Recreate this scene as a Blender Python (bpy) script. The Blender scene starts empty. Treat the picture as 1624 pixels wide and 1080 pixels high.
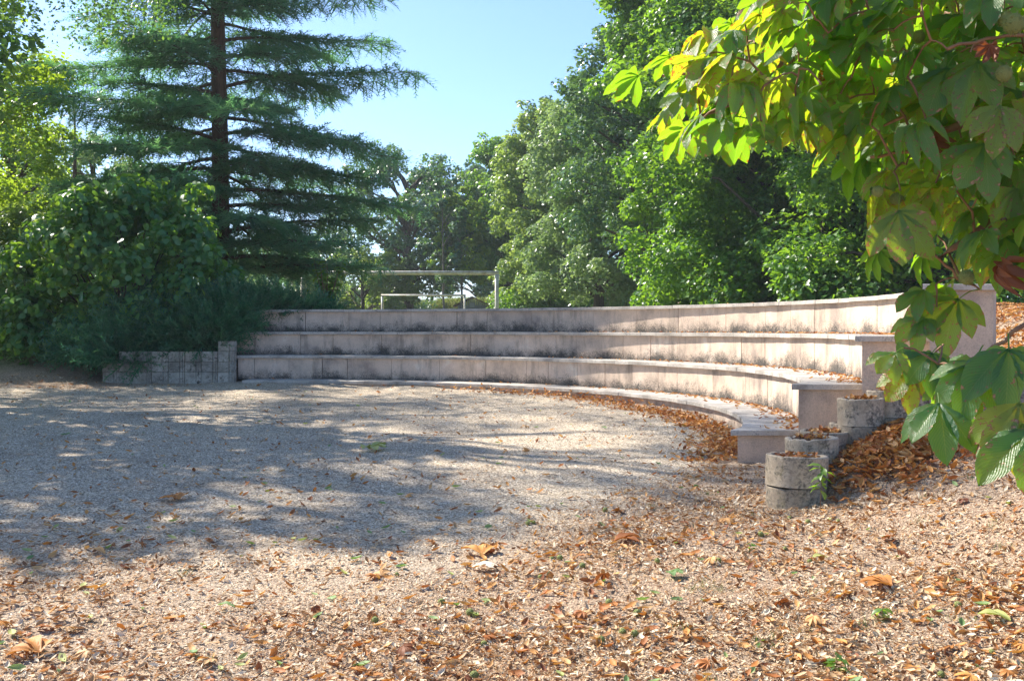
import bpy, math, random
import numpy as np
from mathutils import Vector
random.seed(7); RNG = np.random.default_rng(11)
S = bpy.context.scene; COL = S.collection
PI = math.pi; R = math.radians

# ------------------------------------------------------------------ camera, sky, sun, exposure
F = 1700.0; EYE = 1.30; HZ = 521.0            # focal length in pixels of the 1624 px wide photo, eye height, horizon row
cam_d = bpy.data.cameras.new('camera'); cam = bpy.data.objects.new('camera', cam_d); COL.objects.link(cam)
cam_d.sensor_width = 36; cam_d.lens = F/1624*36; cam_d.clip_start = .05; cam_d.clip_end = 4000
cam.location = (0, 0, EYE); cam.rotation_euler = (PI/2 - math.atan(19/F), 0, 0)
S.camera = cam
SUN_EL = R(43); SUN_AZ = R(57)                # azimuth measured to the left of straight ahead (+Y)
sdir = Vector((-math.sin(SUN_AZ)*math.cos(SUN_EL), math.cos(SUN_AZ)*math.cos(SUN_EL), math.sin(SUN_EL)))
W = bpy.data.worlds.new('World'); S.world = W; W.use_nodes = True
wn = W.node_tree.nodes; wn.clear()
sky = wn.new('ShaderNodeTexSky'); sky.sky_type = 'NISHITA'; sky.sun_disc = False
sky.sun_elevation = SUN_EL; sky.sun_rotation = -SUN_AZ
sky.altitude = 1800; sky.air_density = 1.0; sky.dust_density = 3.2; sky.ozone_density = 6.0
bg = wn.new('ShaderNodeBackground'); bg.inputs['Strength'].default_value = .094
wo = wn.new('ShaderNodeOutputWorld')
W.node_tree.links.new(sky.outputs[0], bg.inputs[0]); W.node_tree.links.new(bg.outputs[0], wo.inputs[0])
sl = bpy.data.lights.new('sun', 'SUN'); sl.energy = 3.7; sl.angle = R(.6); sl.color = (1, .93, .82)
so = bpy.data.objects.new('sun', sl); COL.objects.link(so); so.location = (-30, 20, 40)
so.rotation_euler = sdir.to_track_quat('Z', 'Y').to_euler()
S.view_settings.view_transform = 'Standard'; S.view_settings.look = 'None'
S.view_settings.exposure = 1.62; S.view_settings.gamma = 1; S.view_settings.use_curve_mapping = False
S.render.engine = 'CYCLES'; cy = S.cycles
cy.max_bounces = 10; cy.diffuse_bounces = 7; cy.glossy_bounces = 2; cy.transmission_bounces = 8; cy.transparent_max_bounces = 6
cy.use_denoising = True; cy.sample_clamp_indirect = 12; cy.caustics_reflective = False; cy.caustics_refractive = False

# ------------------------------------------------------------------ helpers
def tag(o, label=None, cat=None, group=None, kind=None):
    if label: o['label'] = label
    if cat: o['category'] = cat
    if group: o['group'] = group
    if kind: o['kind'] = kind
    return o
def empty(name, loc=(0, 0, 0), label=None, cat=None, group=None):
    o = bpy.data.objects.new(name, None); COL.objects.link(o); o.location = loc; o.empty_display_size = .2
    return tag(o, label, cat, group)
def link(name, me, mat=None, parent=None, loc=None):
    o = bpy.data.objects.new(name, me); COL.objects.link(o)
    if mat is not None and len(me.materials) == 0: me.materials.append(mat)
    if parent is not None: o.parent = parent
    if loc is not None: o.location = loc
    return o
def mesh_np(name, V, T, rnd=None, uv=None, smooth=False):
    """V (n,3), T (m,3 or m,4)"""
    V = np.asarray(V, np.float32); T = np.asarray(T, np.int32); k = T.shape[1]
    me = bpy.data.meshes.new(name)
    me.vertices.add(len(V)); me.vertices.foreach_set('co', V.ravel())
    me.loops.add(T.size); me.loops.foreach_set('vertex_index', T.ravel())
    me.polygons.add(len(T)); me.polygons.foreach_set('loop_start', np.arange(0, T.size, k, dtype=np.int32))
    if smooth: me.polygons.foreach_set('use_smooth', np.ones(len(T), bool))
    if rnd is not None:
        a = me.attributes.new('rnd', 'FLOAT', 'POINT'); a.data.foreach_set('value', np.asarray(rnd, np.float32))
    me.update(calc_edges=True)
    if uv is not None:
        u = me.uv_layers.new(name='UVMap'); u.data.foreach_set('uv', np.asarray(uv, np.float32)[T.ravel()].ravel())
    return me
class MB:
    """collects polygons of any size into one mesh"""
    def __init__(s): s.v = []; s.f = []
    def add(s, v, f):
        b = len(s.v); s.v += [tuple(p) for p in v]; s.f += [tuple(b+i for i in q) for q in f]
    def box(s, x0, x1, y0, y1, z0, z1):
        s.add([(x0,y0,z0),(x1,y0,z0),(x1,y1,z0),(x0,y1,z0),(x0,y0,z1),(x1,y0,z1),(x1,y1,z1),(x0,y1,z1)],
              [(3,2,1,0),(4,5,6,7),(0,1,5,4),(1,2,6,5),(2,3,7,6),(3,0,4,7)])
    def prism(s, poly, z0, z1, ch=0):
        """poly: ccw 2-D outline; ch: chamfer of the top edge"""
        n = len(poly)
        if ch:
            c = np.mean(poly, 0); P2 = []
            for i in range(n):
                a, p, b = np.array(poly[i-1]), np.array(poly[i]), np.array(poly[(i+1) % n])
                d = (b-a)/max(np.linalg.norm(b-a), 1e-6); nn = np.array([-d[1], d[0]]); P2.append(p+nn*ch)
            v = [(*p, z0) for p in poly]+[(*p, z1-ch) for p in poly]+[(*p, z1) for p in P2]
            f = [tuple(range(n-1, -1, -1)), tuple(range(2*n, 3*n))]
            for k in (0, n):
                f += [(k+i, k+(i+1) % n, k+n+(i+1) % n, k+n+i) for i in range(n)]
        else:
            v = [(*p, z0) for p in poly]+[(*p, z1) for p in poly]
            f = [tuple(range(n-1, -1, -1)), tuple(range(n, 2*n))]+[(i, (i+1) % n, n+(i+1) % n, n+i) for i in range(n)]
        s.add(v, f)
    def tube(s, pts, rad, n=8, caps=True):
        pts = [Vector(p) for p in pts]; b = len(s.v); m = len(pts)
        up = Vector((0, 0, 1))
        for i, p in enumerate(pts):
            t = (pts[min(i+1, m-1)]-pts[max(i-1, 0)]).normalized()
            a = t.cross(up if abs(t.z) < .95 else Vector((1, 0, 0))).normalized(); c = t.cross(a)
            r = rad[i] if hasattr(rad, '__len__') else rad
            for k in range(n):
                q = p+(a*math.cos(2*PI*k/n)+c*math.sin(2*PI*k/n))*r; s.v.append(tuple(q))
        for i in range(m-1):
            for k in range(n):
                s.f.append((b+i*n+k, b+i*n+(k+1) % n, b+(i+1)*n+(k+1) % n, b+(i+1)*n+k))
        if caps: s.f.append(tuple(b+k for k in range(n))[::-1]); s.f.append(tuple(b+(m-1)*n+k for k in range(n)))
    def build(s, name, mat, parent=None, loc=None, smooth=False):
        me = bpy.data.meshes.new(name); me.from_pydata(s.v, [], s.f)
        if smooth: me.polygons.foreach_set('use_smooth', np.ones(len(s.f), bool))
        me.update()
        return link(name, me, mat, parent, loc)
# value noise
def _h(ix, iy, iz):
    n = (ix.astype(np.int64)*374761393+iy.astype(np.int64)*668265263+iz.astype(np.int64)*2147483647) & 0xffffffff
    n = ((n ^ (n >> 13))*1274126177) & 0xffffffff
    n = (n ^ (n >> 16)) & 0xffffffff
    return n/4294967295.0
def vnoise(P, s=1.0):
    P = np.asarray(P, float)*s
    if P.shape[1] == 2: P = np.c_[P, np.zeros(len(P))]
    i = np.floor(P).astype(np.int64); f = P-i; f = f*f*(3-2*f); r = 0
    for a in (0, 1):
        for b in (0, 1):
            for c in (0, 1):
                w = (f[:,0] if a else 1-f[:,0])*(f[:,1] if b else 1-f[:,1])*(f[:,2] if c else 1-f[:,2])
                r = r+w*_h(i[:,0]+a, i[:,1]+b, i[:,2]+c)
    return r
def fbm(P, s=1.0, o=3):
    return sum(vnoise(np.asarray(P)+k*17.3, s*2**k)*.5**k for k in range(o))/sum(.5**k for k in range(o))
def sm(a, b, x): t = np.clip((x-a)/(b-a), 0, 1); return t*t*(3-2*t)
def nrm(v): return v/np.maximum(np.linalg.norm(v, axis=-1, keepdims=True), 1e-9)
def frames(N, D=None):
    """columns side, forward, normal; forward is D made perpendicular to N"""
    N = nrm(N)
    if D is None: D = RNG.normal(size=N.shape)
    D = D-(D*N).sum(1, keepdims=True)*N; D = nrm(D)
    return np.stack([np.cross(D, N), D, N], -1)
def scatter(name, tv, tf, P, Fm, s, rnd=None, uv=None, smooth=False):
    """a mesh made of copies of a small template"""
    tv = np.asarray(tv, float); tf = np.asarray(tf, int); n = len(P); k = len(tv)
    s = np.asarray(s, float)
    if s.ndim == 1: s = s[:, None]
    L = tv[None]*s[:, None, :] if s.shape[1] == 3 else tv[None]*s[:, :, None]
    V = np.einsum('nij,nkj->nki', Fm, L)+P[:, None]
    T = (tf[None]+(np.arange(n)*k)[:, None, None]).reshape(-1, tf.shape[1])
    if rnd is None: rnd = RNG.random(n)
    return mesh_np(name, V.reshape(-1, 3), T, np.repeat(rnd, k), None if uv is None else np.tile(uv, (n, 1)), smooth)
def pix(x, y, d): return Vector(((x-812)/F*d, d, EYE+(HZ-y)/F*d))

# ------------------------------------------------------------------ materials
def newmat(name):
    m = bpy.data.materials.new(name); m.use_nodes = True; nt = m.node_tree; nt.nodes.clear()
    return m, nt.nodes, nt.links
def N(nd, t, **kw):
    n = nd.new(t)
    for k, v in kw.items():
        if k in n.inputs: n.inputs[k].default_value = v
        else: setattr(n, k, v)
    return n
def ramp(nd, stops, interp='LINEAR'):
    r = nd.new('ShaderNodeValToRGB'); r.color_ramp.interpolation = interp; e = r.color_ramp.elements
    while len(e) > 1: e.remove(e[-1])
    e[0].position = stops[0][0]; e[0].color = (*stops[0][1], 1)
    for p, c in stops[1:]:
        q = e.new(p); q.color = (*c, 1)
    return r
def g(v): return (v, v, v)
def finish(nd, ln, shader):
    o = nd.new('ShaderNodeOutputMaterial'); ln.new(shader, o.inputs[0])
def mixc(nd, ln, fac, a, b, mode='MIX'):
    m = nd.new('ShaderNodeMix'); m.data_type = 'RGBA'; m.blend_type = mode
    for s, v in ((m.inputs[0], fac), (m.inputs[6], a), (m.inputs[7], b)):
        if hasattr(v, 'is_linked') or hasattr(v, 'links'): ln.new(v, s)
        else: s.default_value = v if isinstance(v, float) else (*v, 1)
    return m.outputs[2]
def math_(nd, ln, op, a, b=None, clamp=False):
    m = nd.new('ShaderNodeMath'); m.operation = op; m.use_clamp = clamp
    for i, v in enumerate((a, b)):
        if v is None: continue
        if isinstance(v, (int, float)): m.inputs[i].default_value = v
        else: ln.new(v, m.inputs[i])
    return m.outputs[0]
def leafmat(name, cols, trans, tw=.4, rough=.36, spec=.6, cl=1.2, clump=.5):
    """leaf with through-light; colours vary leaf by leaf and spray by spray"""
    m, nd, ln = newmat(name)
    at = N(nd, 'ShaderNodeAttribute', attribute_name='rnd')
    geo = nd.new('ShaderNodeNewGeometry')
    no = N(nd, 'ShaderNodeTexNoise', Scale=cl, Detail=2.0); ln.new(geo.outputs['Position'], no.inputs['Vector'])
    f = math_(nd, ln, 'MULTIPLY', at.outputs['Fac'], 1-clump)
    n2 = math_(nd, ln, 'MULTIPLY_ADD', no.outputs['Fac'], 2.2); n2.node.inputs[2].default_value = -.6
    f = math_(nd, ln, 'ADD', f, math_(nd, ln, 'MULTIPLY', n2, clump), True)
    k = len(cols)-1
    r = ramp(nd, [(i/k, c) for i, c in enumerate(cols)]); ln.new(f, r.inputs[0])
    r2 = ramp(nd, [(0, trans[0]), (1, trans[1])]); ln.new(f, r2.inputs[0])
    b = N(nd, 'ShaderNodeBsdfPrincipled', Roughness=rough); b.inputs['Specular IOR Level'].default_value = spec
    ln.new(r.outputs[0], b.inputs['Base Color'])
    t = nd.new('ShaderNodeBsdfTranslucent'); ln.new(r2.outputs[0], t.inputs[0])
    mx = nd.new('ShaderNodeMixShader'); mx.inputs[0].default_value = tw
    ln.new(b.outputs[0], mx.inputs[1]); ln.new(t.outputs[0], mx.inputs[2]); finish(nd, ln, mx.outputs[0])
    return m
def plain(name, c1, c2, scale=8, rough=.8, bump=.3, bscale=40, metal=0, detail=5.0, stretch=(1, 1, 1)):
    m, nd, ln = newmat(name)
    tc = nd.new('ShaderNodeTexCoord'); mp = nd.new('ShaderNodeMapping'); mp.inputs['Scale'].default_value = stretch
    ln.new(tc.outputs['Object'], mp.inputs[0])
    no = N(nd, 'ShaderNodeTexNoise', Scale=scale, Detail=detail, Roughness=.65); ln.new(mp.outputs[0], no.inputs['Vector'])
    r = ramp(nd, [(.3, c1), (.7, c2)]); ln.new(no.outputs['Fac'], r.inputs[0])
    b = N(nd, 'ShaderNodeBsdfPrincipled', Roughness=rough, Metallic=float(metal)); ln.new(r.outputs[0], b.inputs['Base Color'])
    n2 = N(nd, 'ShaderNodeTexNoise', Scale=bscale, Detail=4.0); ln.new(mp.outputs[0], n2.inputs['Vector'])
    bp = N(nd, 'ShaderNodeBump', Strength=bump, Distance=.01); ln.new(n2.outputs['Fac'], bp.inputs['Height'])
    ln.new(bp.outputs[0], b.inputs['Normal']); finish(nd, ln, b.outputs[0])
    return m
def wallmat(name, stain=1.0, streak=1.0):
    """rough-cast pinkish render, black algae climbing from the foot, dirt runs from the coping"""
    m, nd, ln = newmat(name)
    tc = nd.new('ShaderNodeTexCoord'); sep = nd.new('ShaderNodeSeparateXYZ'); ln.new(tc.outputs['Object'], sep.inputs[0]); oi = nd.new('ShaderNodeObjectInfo')
    n1 = N(nd, 'ShaderNodeTexNoise', Scale=2.3, Detail=5.0, Roughness=.6); ln.new(tc.outputs['Object'], n1.inputs['Vector'])
    base = ramp(nd, [(.3, (.42, .335, .28)), (.46, (.62, .49, .385)), (.62, (.72, .57, .455)), (.78, (.80, .71, .60))]); ln.new(math_(nd, ln, 'ADD', n1.outputs['Fac'], math_(nd, ln, 'MULTIPLY', math_(nd, ln, 'SUBTRACT', oi.outputs['Random'], .5), .16)), base.inputs[0])
    n2 = N(nd, 'ShaderNodeTexNoise', Scale=75.0, Detail=3.0, Roughness=.7); ln.new(tc.outputs['Object'], n2.inputs['Vector'])
    grit = ramp(nd, [(.3, g(.62)), (.58, g(1.1))]); ln.new(n2.outputs['Fac'], grit.inputs[0])
    c = mixc(nd, ln, .5, base.outputs[0], grit.outputs[0], 'MULTIPLY')
    # algae at the foot
    n3 = N(nd, 'ShaderNodeTexNoise', Scale=1.9, Detail=7.0, Roughness=.75); ln.new(tc.outputs['Object'], n3.inputs['Vector'])
    n4 = N(nd, 'ShaderNodeTexNoise', Scale=60.0, Detail=4.0, Roughness=.9); ln.new(tc.outputs['Object'], n4.inputs['Vector'])
    hgt = math_(nd, ln, 'MULTIPLY', sep.outputs['Z'], -6.0)
    a = math_(nd, ln, 'ADD', hgt, math_(nd, ln, 'MULTIPLY', n3.outputs['Fac'], 4.2))
    a = math_(nd, ln, 'ADD', a, math_(nd, ln, 'MULTIPLY', n4.outputs['Fac'], 3.8))
    a = math_(nd, ln, 'SUBTRACT', a, 3.0 if stain >= 1 else 3.9)
    a = math_(nd, ln, 'MULTIPLY', a, 1.05, True)
    a = math_(nd, ln, 'MULTIPLY', a, .93)
    c = mixc(nd, ln, a, c, (.05, .052, .05))
    # runs
    mp = nd.new('ShaderNodeMapping'); mp.inputs['Scale'].default_value = (4.5, 4.5, .9); ln.new(tc.outputs['Object'], mp.inputs[0])
    n5 = N(nd, 'ShaderNodeTexNoise', Scale=1.0, Detail=6.0, Roughness=.75); ln.new(mp.outputs[0], n5.inputs['Vector'])
    st = ramp(nd, [(.50, g(0)), (.72, g(.6*streak))]); ln.new(n5.outputs['Fac'], st.inputs[0])
    c = mixc(nd, ln, st.outputs[0], c, (.10, .092, .085))
    b = N(nd, 'ShaderNodeBsdfPrincipled', Roughness=.95); b.inputs['Specular IOR Level'].default_value = .15; ln.new(c, b.inputs['Base Color'])
    bp = N(nd, 'ShaderNodeBump', Strength=.7, Distance=.012); ln.new(n2.outputs['Fac'], bp.inputs['Height']); ln.new(bp.outputs[0], b.inputs['Normal'])
    finish(nd, ln, b.outputs[0]); return m
def stonemat(name, lo, mid, hi, dark=.5, moss=0, fine=60.0):
    """weathered concrete: pale crust, black lichen specks, a little moss"""
    m, nd, ln = newmat(name)
    tc = nd.new('ShaderNodeTexCoord'); oi = nd.new('ShaderNodeObjectInfo')
    n1 = N(nd, 'ShaderNodeTexNoise', Scale=3.5, Detail=6.0, Roughness=.7); ln.new(tc.outputs['Object'], n1.inputs['Vector'])
    f = math_(nd, ln, 'ADD', n1.outputs['Fac'], math_(nd, ln, 'MULTIPLY', math_(nd, ln, 'SUBTRACT', oi.outputs['Random'], .5), .10))
    r = ramp(nd, [(.32, lo), (.5, mid), (.68, hi)]); ln.new(f, r.inputs[0])
    n2 = N(nd, 'ShaderNodeTexNoise', Scale=fine, Detail=5.0, Roughness=.8); ln.new(tc.outputs['Object'], n2.inputs['Vector'])
    n3 = N(nd, 'ShaderNodeTexNoise', Scale=7.0, Detail=5.0, Roughness=.7); ln.new(tc.outputs['Object'], n3.inputs['Vector'])
    q = math_(nd, ln, 'ADD', n2.outputs['Fac'], n3.outputs['Fac'])
    k = ramp(nd, [(.50-.03*(moss > .5), g(0)), (.62-.03*(moss > .5), g(dark))]); ln.new(math_(nd, ln, 'MULTIPLY', q, .5), k.inputs[0])
    c = mixc(nd, ln, k.outputs[0], r.outputs[0], (.045, .045, .042))
    if moss:
        n4 = N(nd, 'ShaderNodeTexNoise', Scale=9.0, Detail=6.0, Roughness=.8); ln.new(tc.outputs['Object'], n4.inputs['Vector'])
        k2 = ramp(nd, [(.55, g(0)), (.68, g(moss))]); ln.new(n4.outputs['Fac'], k2.inputs[0])
        c = mixc(nd, ln, k2.outputs[0], c, (.13, .11, .035))
    b = N(nd, 'ShaderNodeBsdfPrincipled', Roughness=.9); b.inputs['Specular IOR Level'].default_value = .25; ln.new(c, b.inputs['Base Color'])
    bp = N(nd, 'ShaderNodeBump', Strength=.5, Distance=.008); ln.new(n2.outputs['Fac'], bp.inputs['Height']); ln.new(bp.outputs[0], b.inputs['Normal'])
    finish(nd, ln, b.outputs[0]); return m

M = {}
M['render'] = wallmat('render'); M['render_end'] = wallmat('render_end', .5, .5)
M['coping'] = stonemat('coping', (.25, .225, .195), (.49, .445, .39), (.66, .61, .54), .7)
M['pot'] = stonemat('pot', (.22, .175, .125), (.50, .41, .30), (.66, .57, .44), .85, .6, 30.0)
M['block'] = stonemat('block', (.14, .13, .11), (.36, .34, .29), (.56, .53, .46), .97, .25, 18.0)
M['core'] = plain('core', (.03, .028, .025), (.07, .06, .055), 20)
M['bark'] = plain('bark', (.045, .035, .026), (.13, .10, .075), 6, .95, .9, 25, stretch=(3, 3, .7))
M['cedar_bark'] = plain('cedar_bark', (.055, .032, .022), (.15, .095, .065), 6, .95, .9, 25, stretch=(3, 3, .7))
M['grey_bark'] = plain('grey_bark', (.09, .08, .068), (.22, .195, .165), 6, .95, .9, 25, stretch=(3, 3, .7))
M['twig'] = plain('twig', (.16, .075, .04), (.30, .16, .085), 20, .7, .4, 60)
M['white_metal'] = plain('white_metal', (.42, .33, .22), (.78, .76, .70), 5, .5, .2, 30, stretch=(1, 1, 1))
M['grey_wood'] = plain('grey_wood', (.34, .32, .28), (.62, .59, .53), 6, .85, .5, 30, stretch=(6, 6, 1))
M['roof'] = plain('roof', (.20, .10, .07), (.34, .20, .14), 5, .9, .4, 30)
M['plaster'] = plain('plaster', (.5, .46, .4), (.7, .66, .6), 3, .9)
M['soil'] = plain('soil', (.05, .033, .022), (.15, .10, .065), 12, 1, .9, 60)
M['husk'] = plain('husk', (.22, .26, .06), (.42, .45, .14), 30, .7, .8, 150)
M['maple'] = leafmat('maple', [(.045, .12, .045), (.075, .18, .045), (.14, .25, .045)], [(.14, .36, .02), (.42, .66, .03)], .45)
M['lime'] = leafmat('lime', [(.075, .15, .05), (.13, .22, .065), (.20, .29, .08)], [(.25, .42, .05), (.5, .62, .1)], .42)
M['oak'] = leafmat('oak', [(.05, .14, .085), (.085, .19, .10), (.14, .24, .10)], [(.08, .2, .03), (.22, .36, .05)], .35)
M['pale'] = leafmat('pale', [(.12, .20, .10), (.20, .29, .14), (.30, .37, .18)], [(.25, .42, .1), (.45, .6, .15)], .38)
M['yellow'] = leafmat('yellow', [(.08, .15, .02), (.15, .24, .03), (.26, .32, .05)], [(.3, .5, .02), (.55, .7, .05)], .5)
M['ash'] = leafmat('ash', [(.035, .095, .05), (.06, .13, .05), (.10, .18, .05)], [(.12, .32, .04), (.32, .5, .04)], .42)
M['needle'] = leafmat('needle', [(.08, .21, .15), (.14, .29, .19), (.22, .37, .20)], [(.10, .34, .12), (.28, .52, .15)], .45, cl=1.6)
M['needle_pale'] = leafmat('needle_pale', [(.09, .15, .08), (.14, .21, .11), (.2, .27, .13)], [(.15, .3, .08), (.3, .42, .1)], .3)
M['juniper'] = leafmat('juniper', [(.03, .12, .07), (.06, .19, .10), (.11, .26, .11)], [(.05, .22, .08), (.12, .32, .08)], .3, cl=3)
M['bush'] = leafmat('bush', [(.03, .12, .06), (.05, .17, .075), (.09, .22, .05)], [(.16, .45, .03), (.5, .72, .04)], .4, .35, .5, cl=2)
M['sapling'] = leafmat('sapling', [(.05, .13, .025), (.08, .18, .03), (.14, .24, .04)], [(.2, .45, .02), (.5, .7, .03)], .5, cl=4)
M['grass'] = leafmat('grass', [(.06, .11, .02), (.12, .17, .04), (.25, .24, .08)], [(.15, .25, .03), (.35, .38, .08)], .3)
M['corn'] = leafmat('corn', [(.10, .15, .03), (.2, .25, .05), (.42, .36, .14)], [(.2, .3, .03), (.45, .45, .1)], .3)
M['litter'] = leafmat('litter', [(.10, .055, .04), (.36, .17, .07), (.50, .32, .16), (.62, .46, .29), (.70, .60, .44), (.78, .70, .56)], [(.3, .1, .02), (.6, .3, .1)], .15, .75, .2, clump=.12)
M['leaf_fall'] = leafmat('leaf_fall', [(.15, .055, .03), (.42, .155, .045), (.60, .29, .08), (.62, .43, .23)], [(.4, .1, .02), (.7, .35, .05)], .2, .6, .3, clump=.1)
M['greenfall'] = leafmat('greenfall', [(.12, .22, .08), (.24, .34, .14), (.5, .48, .16)], [(.2, .4, .05), (.4, .5, .08)], .25, .6, .3, clump=.1)
M['pebble'] = leafmat('pebble', [(.12, .10, .085), (.36, .31, .25), (.58, .51, .42), (.86, .79, .68)], [g(.2), g(.3)], .0, .85, .2, clump=.15)

def chestnut_mat():
    m, nd, ln = newmat('chestnut_leaf')
    uv = nd.new('ShaderNodeUVMap'); uv.uv_map = 'UVMap'; sep = nd.new('ShaderNodeSeparateXYZ'); ln.new(uv.outputs[0], sep.inputs[0])
    oi = nd.new('ShaderNodeObjectInfo'); tc = nd.new('ShaderNodeTexCoord')
    ax = math_(nd, ln, 'ABSOLUTE', sep.outputs['X'])
    # side veins run forward from the midrib
    ph = math_(nd, ln, 'SUBTRACT', sep.outputs['Y'], math_(nd, ln, 'MULTIPLY', ax, .35))
    wv = math_(nd, ln, 'SINE', math_(nd, ln, 'MULTIPLY', ph, 100.0))
    vein = ramp(nd, [(.80, g(0)), (.99, g(1))]); ln.new(math_(nd, ln, 'MULTIPLY_ADD', wv, .5), vein.inputs[0]); vein.inputs[0].links[0].from_node.inputs[2].default_value = .5
    mid = ramp(nd, [(.0, g(1)), (.035, g(0))]); ln.new(ax, mid.inputs[0])
    vn = math_(nd, ln, 'ADD', math_(nd, ln, 'MULTIPLY', vein.outputs[0], .5), mid.outputs[0], True)
    off = nd.new('ShaderNodeVectorMath'); off.operation = 'ADD'; cmb = nd.new('ShaderNodeCombineXYZ')
    ln.new(math_(nd, ln, 'MULTIPLY', oi.outputs['Random'], 37.0), cmb.inputs[0]); ln.new(tc.outputs['Object'], off.inputs[0]); ln.new(cmb.outputs[0], off.inputs[1])
    n1 = N(nd, 'ShaderNodeTexNoise', Scale=11.0, Detail=6.0, Roughness=.68); ln.new(off.outputs[0], n1.inputs['Vector'])
    r0 = math_(nd, ln, 'MULTIPLY', math_(nd, ln, 'SUBTRACT', oi.outputs['Random'], .5), .08)
    sp = math_(nd, ln, 'ADD', math_(nd, ln, 'ADD', n1.outputs['Fac'], r0), math_(nd, ln, 'MULTIPLY', math_(nd, ln, 'MULTIPLY', ax, sep.outputs['Y']), .10))
    blot = ramp(nd, [(.625, g(0)), (.64, g(1))]); ln.new(sp, blot.inputs[0])
    rim = ramp(nd, [(.635, (.15, .055, .015)), (.68, (.46, .31, .16))]); ln.new(sp, rim.inputs[0])
    grn = ramp(nd, [(0, (.028, .085, .04)), (.5, (.04, .11, .042)), (1, (.07, .14, .035))]); ln.new(oi.outputs['Random'], grn.inputs[0])
    c = mixc(nd, ln, math_(nd, ln, 'MULTIPLY', vn, .5), grn.outputs[0], (.17, .26, .08))
    c = mixc(nd, ln, blot.outputs[0], c, rim.outputs[0])
    tr = ramp(nd, [(0, (.24, .56, .01)), (.6, (.42, .72, .014)), (1, (.72, .80, .02))]); ln.new(oi.outputs['Random'], tr.inputs[0])
    t = mixc(nd, ln, math_(nd, ln, 'MULTIPLY', vn, .45), tr.outputs[0], (.75, .8, .12))
    t = mixc(nd, ln, blot.outputs[0], t, (.50, .16, .02))
    b = N(nd, 'ShaderNodeBsdfPrincipled', Roughness=.38); b.inputs['Specular IOR Level'].default_value = .55; ln.new(c, b.inputs['Base Color'])
    wr = N(nd, 'ShaderNodeTexNoise', Scale=14.0, Detail=4.0); ln.new(off.outputs[0], wr.inputs['Vector'])
    bp = N(nd, 'ShaderNodeBump', Strength=.3, Distance=.006); ln.new(math_(nd, ln, 'ADD', math_(nd, ln, 'MULTIPLY', wv, .3), math_(nd, ln, 'MULTIPLY', wr.outputs['Fac'], 3.0)), bp.inputs['Height']); ln.new(bp.outputs[0], b.inputs['Normal'])
    tl = nd.new('ShaderNodeBsdfTranslucent'); ln.new(t, tl.inputs[0])
    mx = nd.new('ShaderNodeMixShader'); mx.inputs[0].default_value = .46; ln.new(b.outputs[0], mx.inputs[1]); ln.new(tl.outputs[0], mx.inputs[2])
    finish(nd, ln, mx.outputs[0]); return m
M['chestnut'] = chestnut_mat()

def groundmat():
    m, nd, ln = newmat('ground')
    geo = nd.new('ShaderNodeNewGeometry'); P = geo.outputs['Position']
    al = N(nd, 'ShaderNodeAttribute', attribute_name='litter'); ag = N(nd, 'ShaderNodeAttribute', attribute_name='lawn')
    vo = N(nd, 'ShaderNodeTexVoronoi', Scale=75.0); ln.new(P, vo.inputs['Vector'])
    sepc = nd.new('ShaderNodeSeparateColor'); ln.new(vo.outputs['Color'], sepc.inputs[0])
    peb = ramp(nd, [(0, (.12, .10, .08)), (.35, (.38, .325, .265)), (.75, (.58, .51, .42)), (1, (.82, .75, .64))]); ln.new(sepc.outputs[0], peb.inputs[0])
    n1 = N(nd, 'ShaderNodeTexNoise', Scale=.9, Detail=6.0, Roughness=.65); ln.new(P, n1.inputs['Vector'])
    tint = ramp(nd, [(.34, (.80, .74, .66)), (.5, (1.0, .95, .86)), (.66, (1.12, 1.03, .88))]); ln.new(n1.outputs['Fac'], tint.inputs[0])
    c1 = mixc(nd, ln, 1.0, peb.outputs[0], tint.outputs[0], 'MULTIPLY')
    n2 = N(nd, 'ShaderNodeTexNoise', Scale=38.0, Detail=6.0, Roughness=.8); ln.new(P, n2.inputs['Vector'])
    soil = ramp(nd, [(.34, (.09, .06, .045)), (.46, (.28, .19, .13)), (.56, (.47, .35, .24)), (.66, (.70, .57, .42))]); ln.new(n2.outputs['Fac'], soil.inputs[0])
    n3 = N(nd, 'ShaderNodeTexNoise', Scale=5.0, Detail=6.0, Roughness=.7); ln.new(P, n3.inputs['Vector'])
    fl = math_(nd, ln, 'ADD', al.outputs['Fac'], math_(nd, ln, 'MULTIPLY', math_(nd, ln, 'SUBTRACT', n3.outputs['Fac'], .5), .9), True)
    c = mixc(nd, ln, fl, c1, soil.outputs[0])
    n4 = N(nd, 'ShaderNodeTexNoise', Scale=9.0, Detail=6.0, Roughness=.8); ln.new(P, n4.inputs['Vector'])
    gr = ramp(nd, [(.35, (.06, .09, .02)), (.5, (.14, .16, .05)), (.65, (.34, .29, .15))]); ln.new(n4.outputs['Fac'], gr.inputs[0])
    c = mixc(nd, ln, ag.outputs['Fac'], c, gr.outputs[0])
    b = N(nd, 'ShaderNodeBsdfPrincipled', Roughness=.95); b.inputs['Specular IOR Level'].default_value = .2; ln.new(c, b.inputs['Base Color'])
    hh = math_(nd, ln, 'ADD', math_(nd, ln, 'MULTIPLY', vo.outputs['Distance'], -1.0), n2.outputs['Fac'])
    bp = N(nd, 'ShaderNodeBump', Strength=.8, Distance=.012); ln.new(hh, bp.inputs['Height']); ln.new(bp.outputs[0], b.inputs['Normal'])
    finish(nd, ln, b.outputs[0]); return m
M['ground'] = groundmat()

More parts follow.
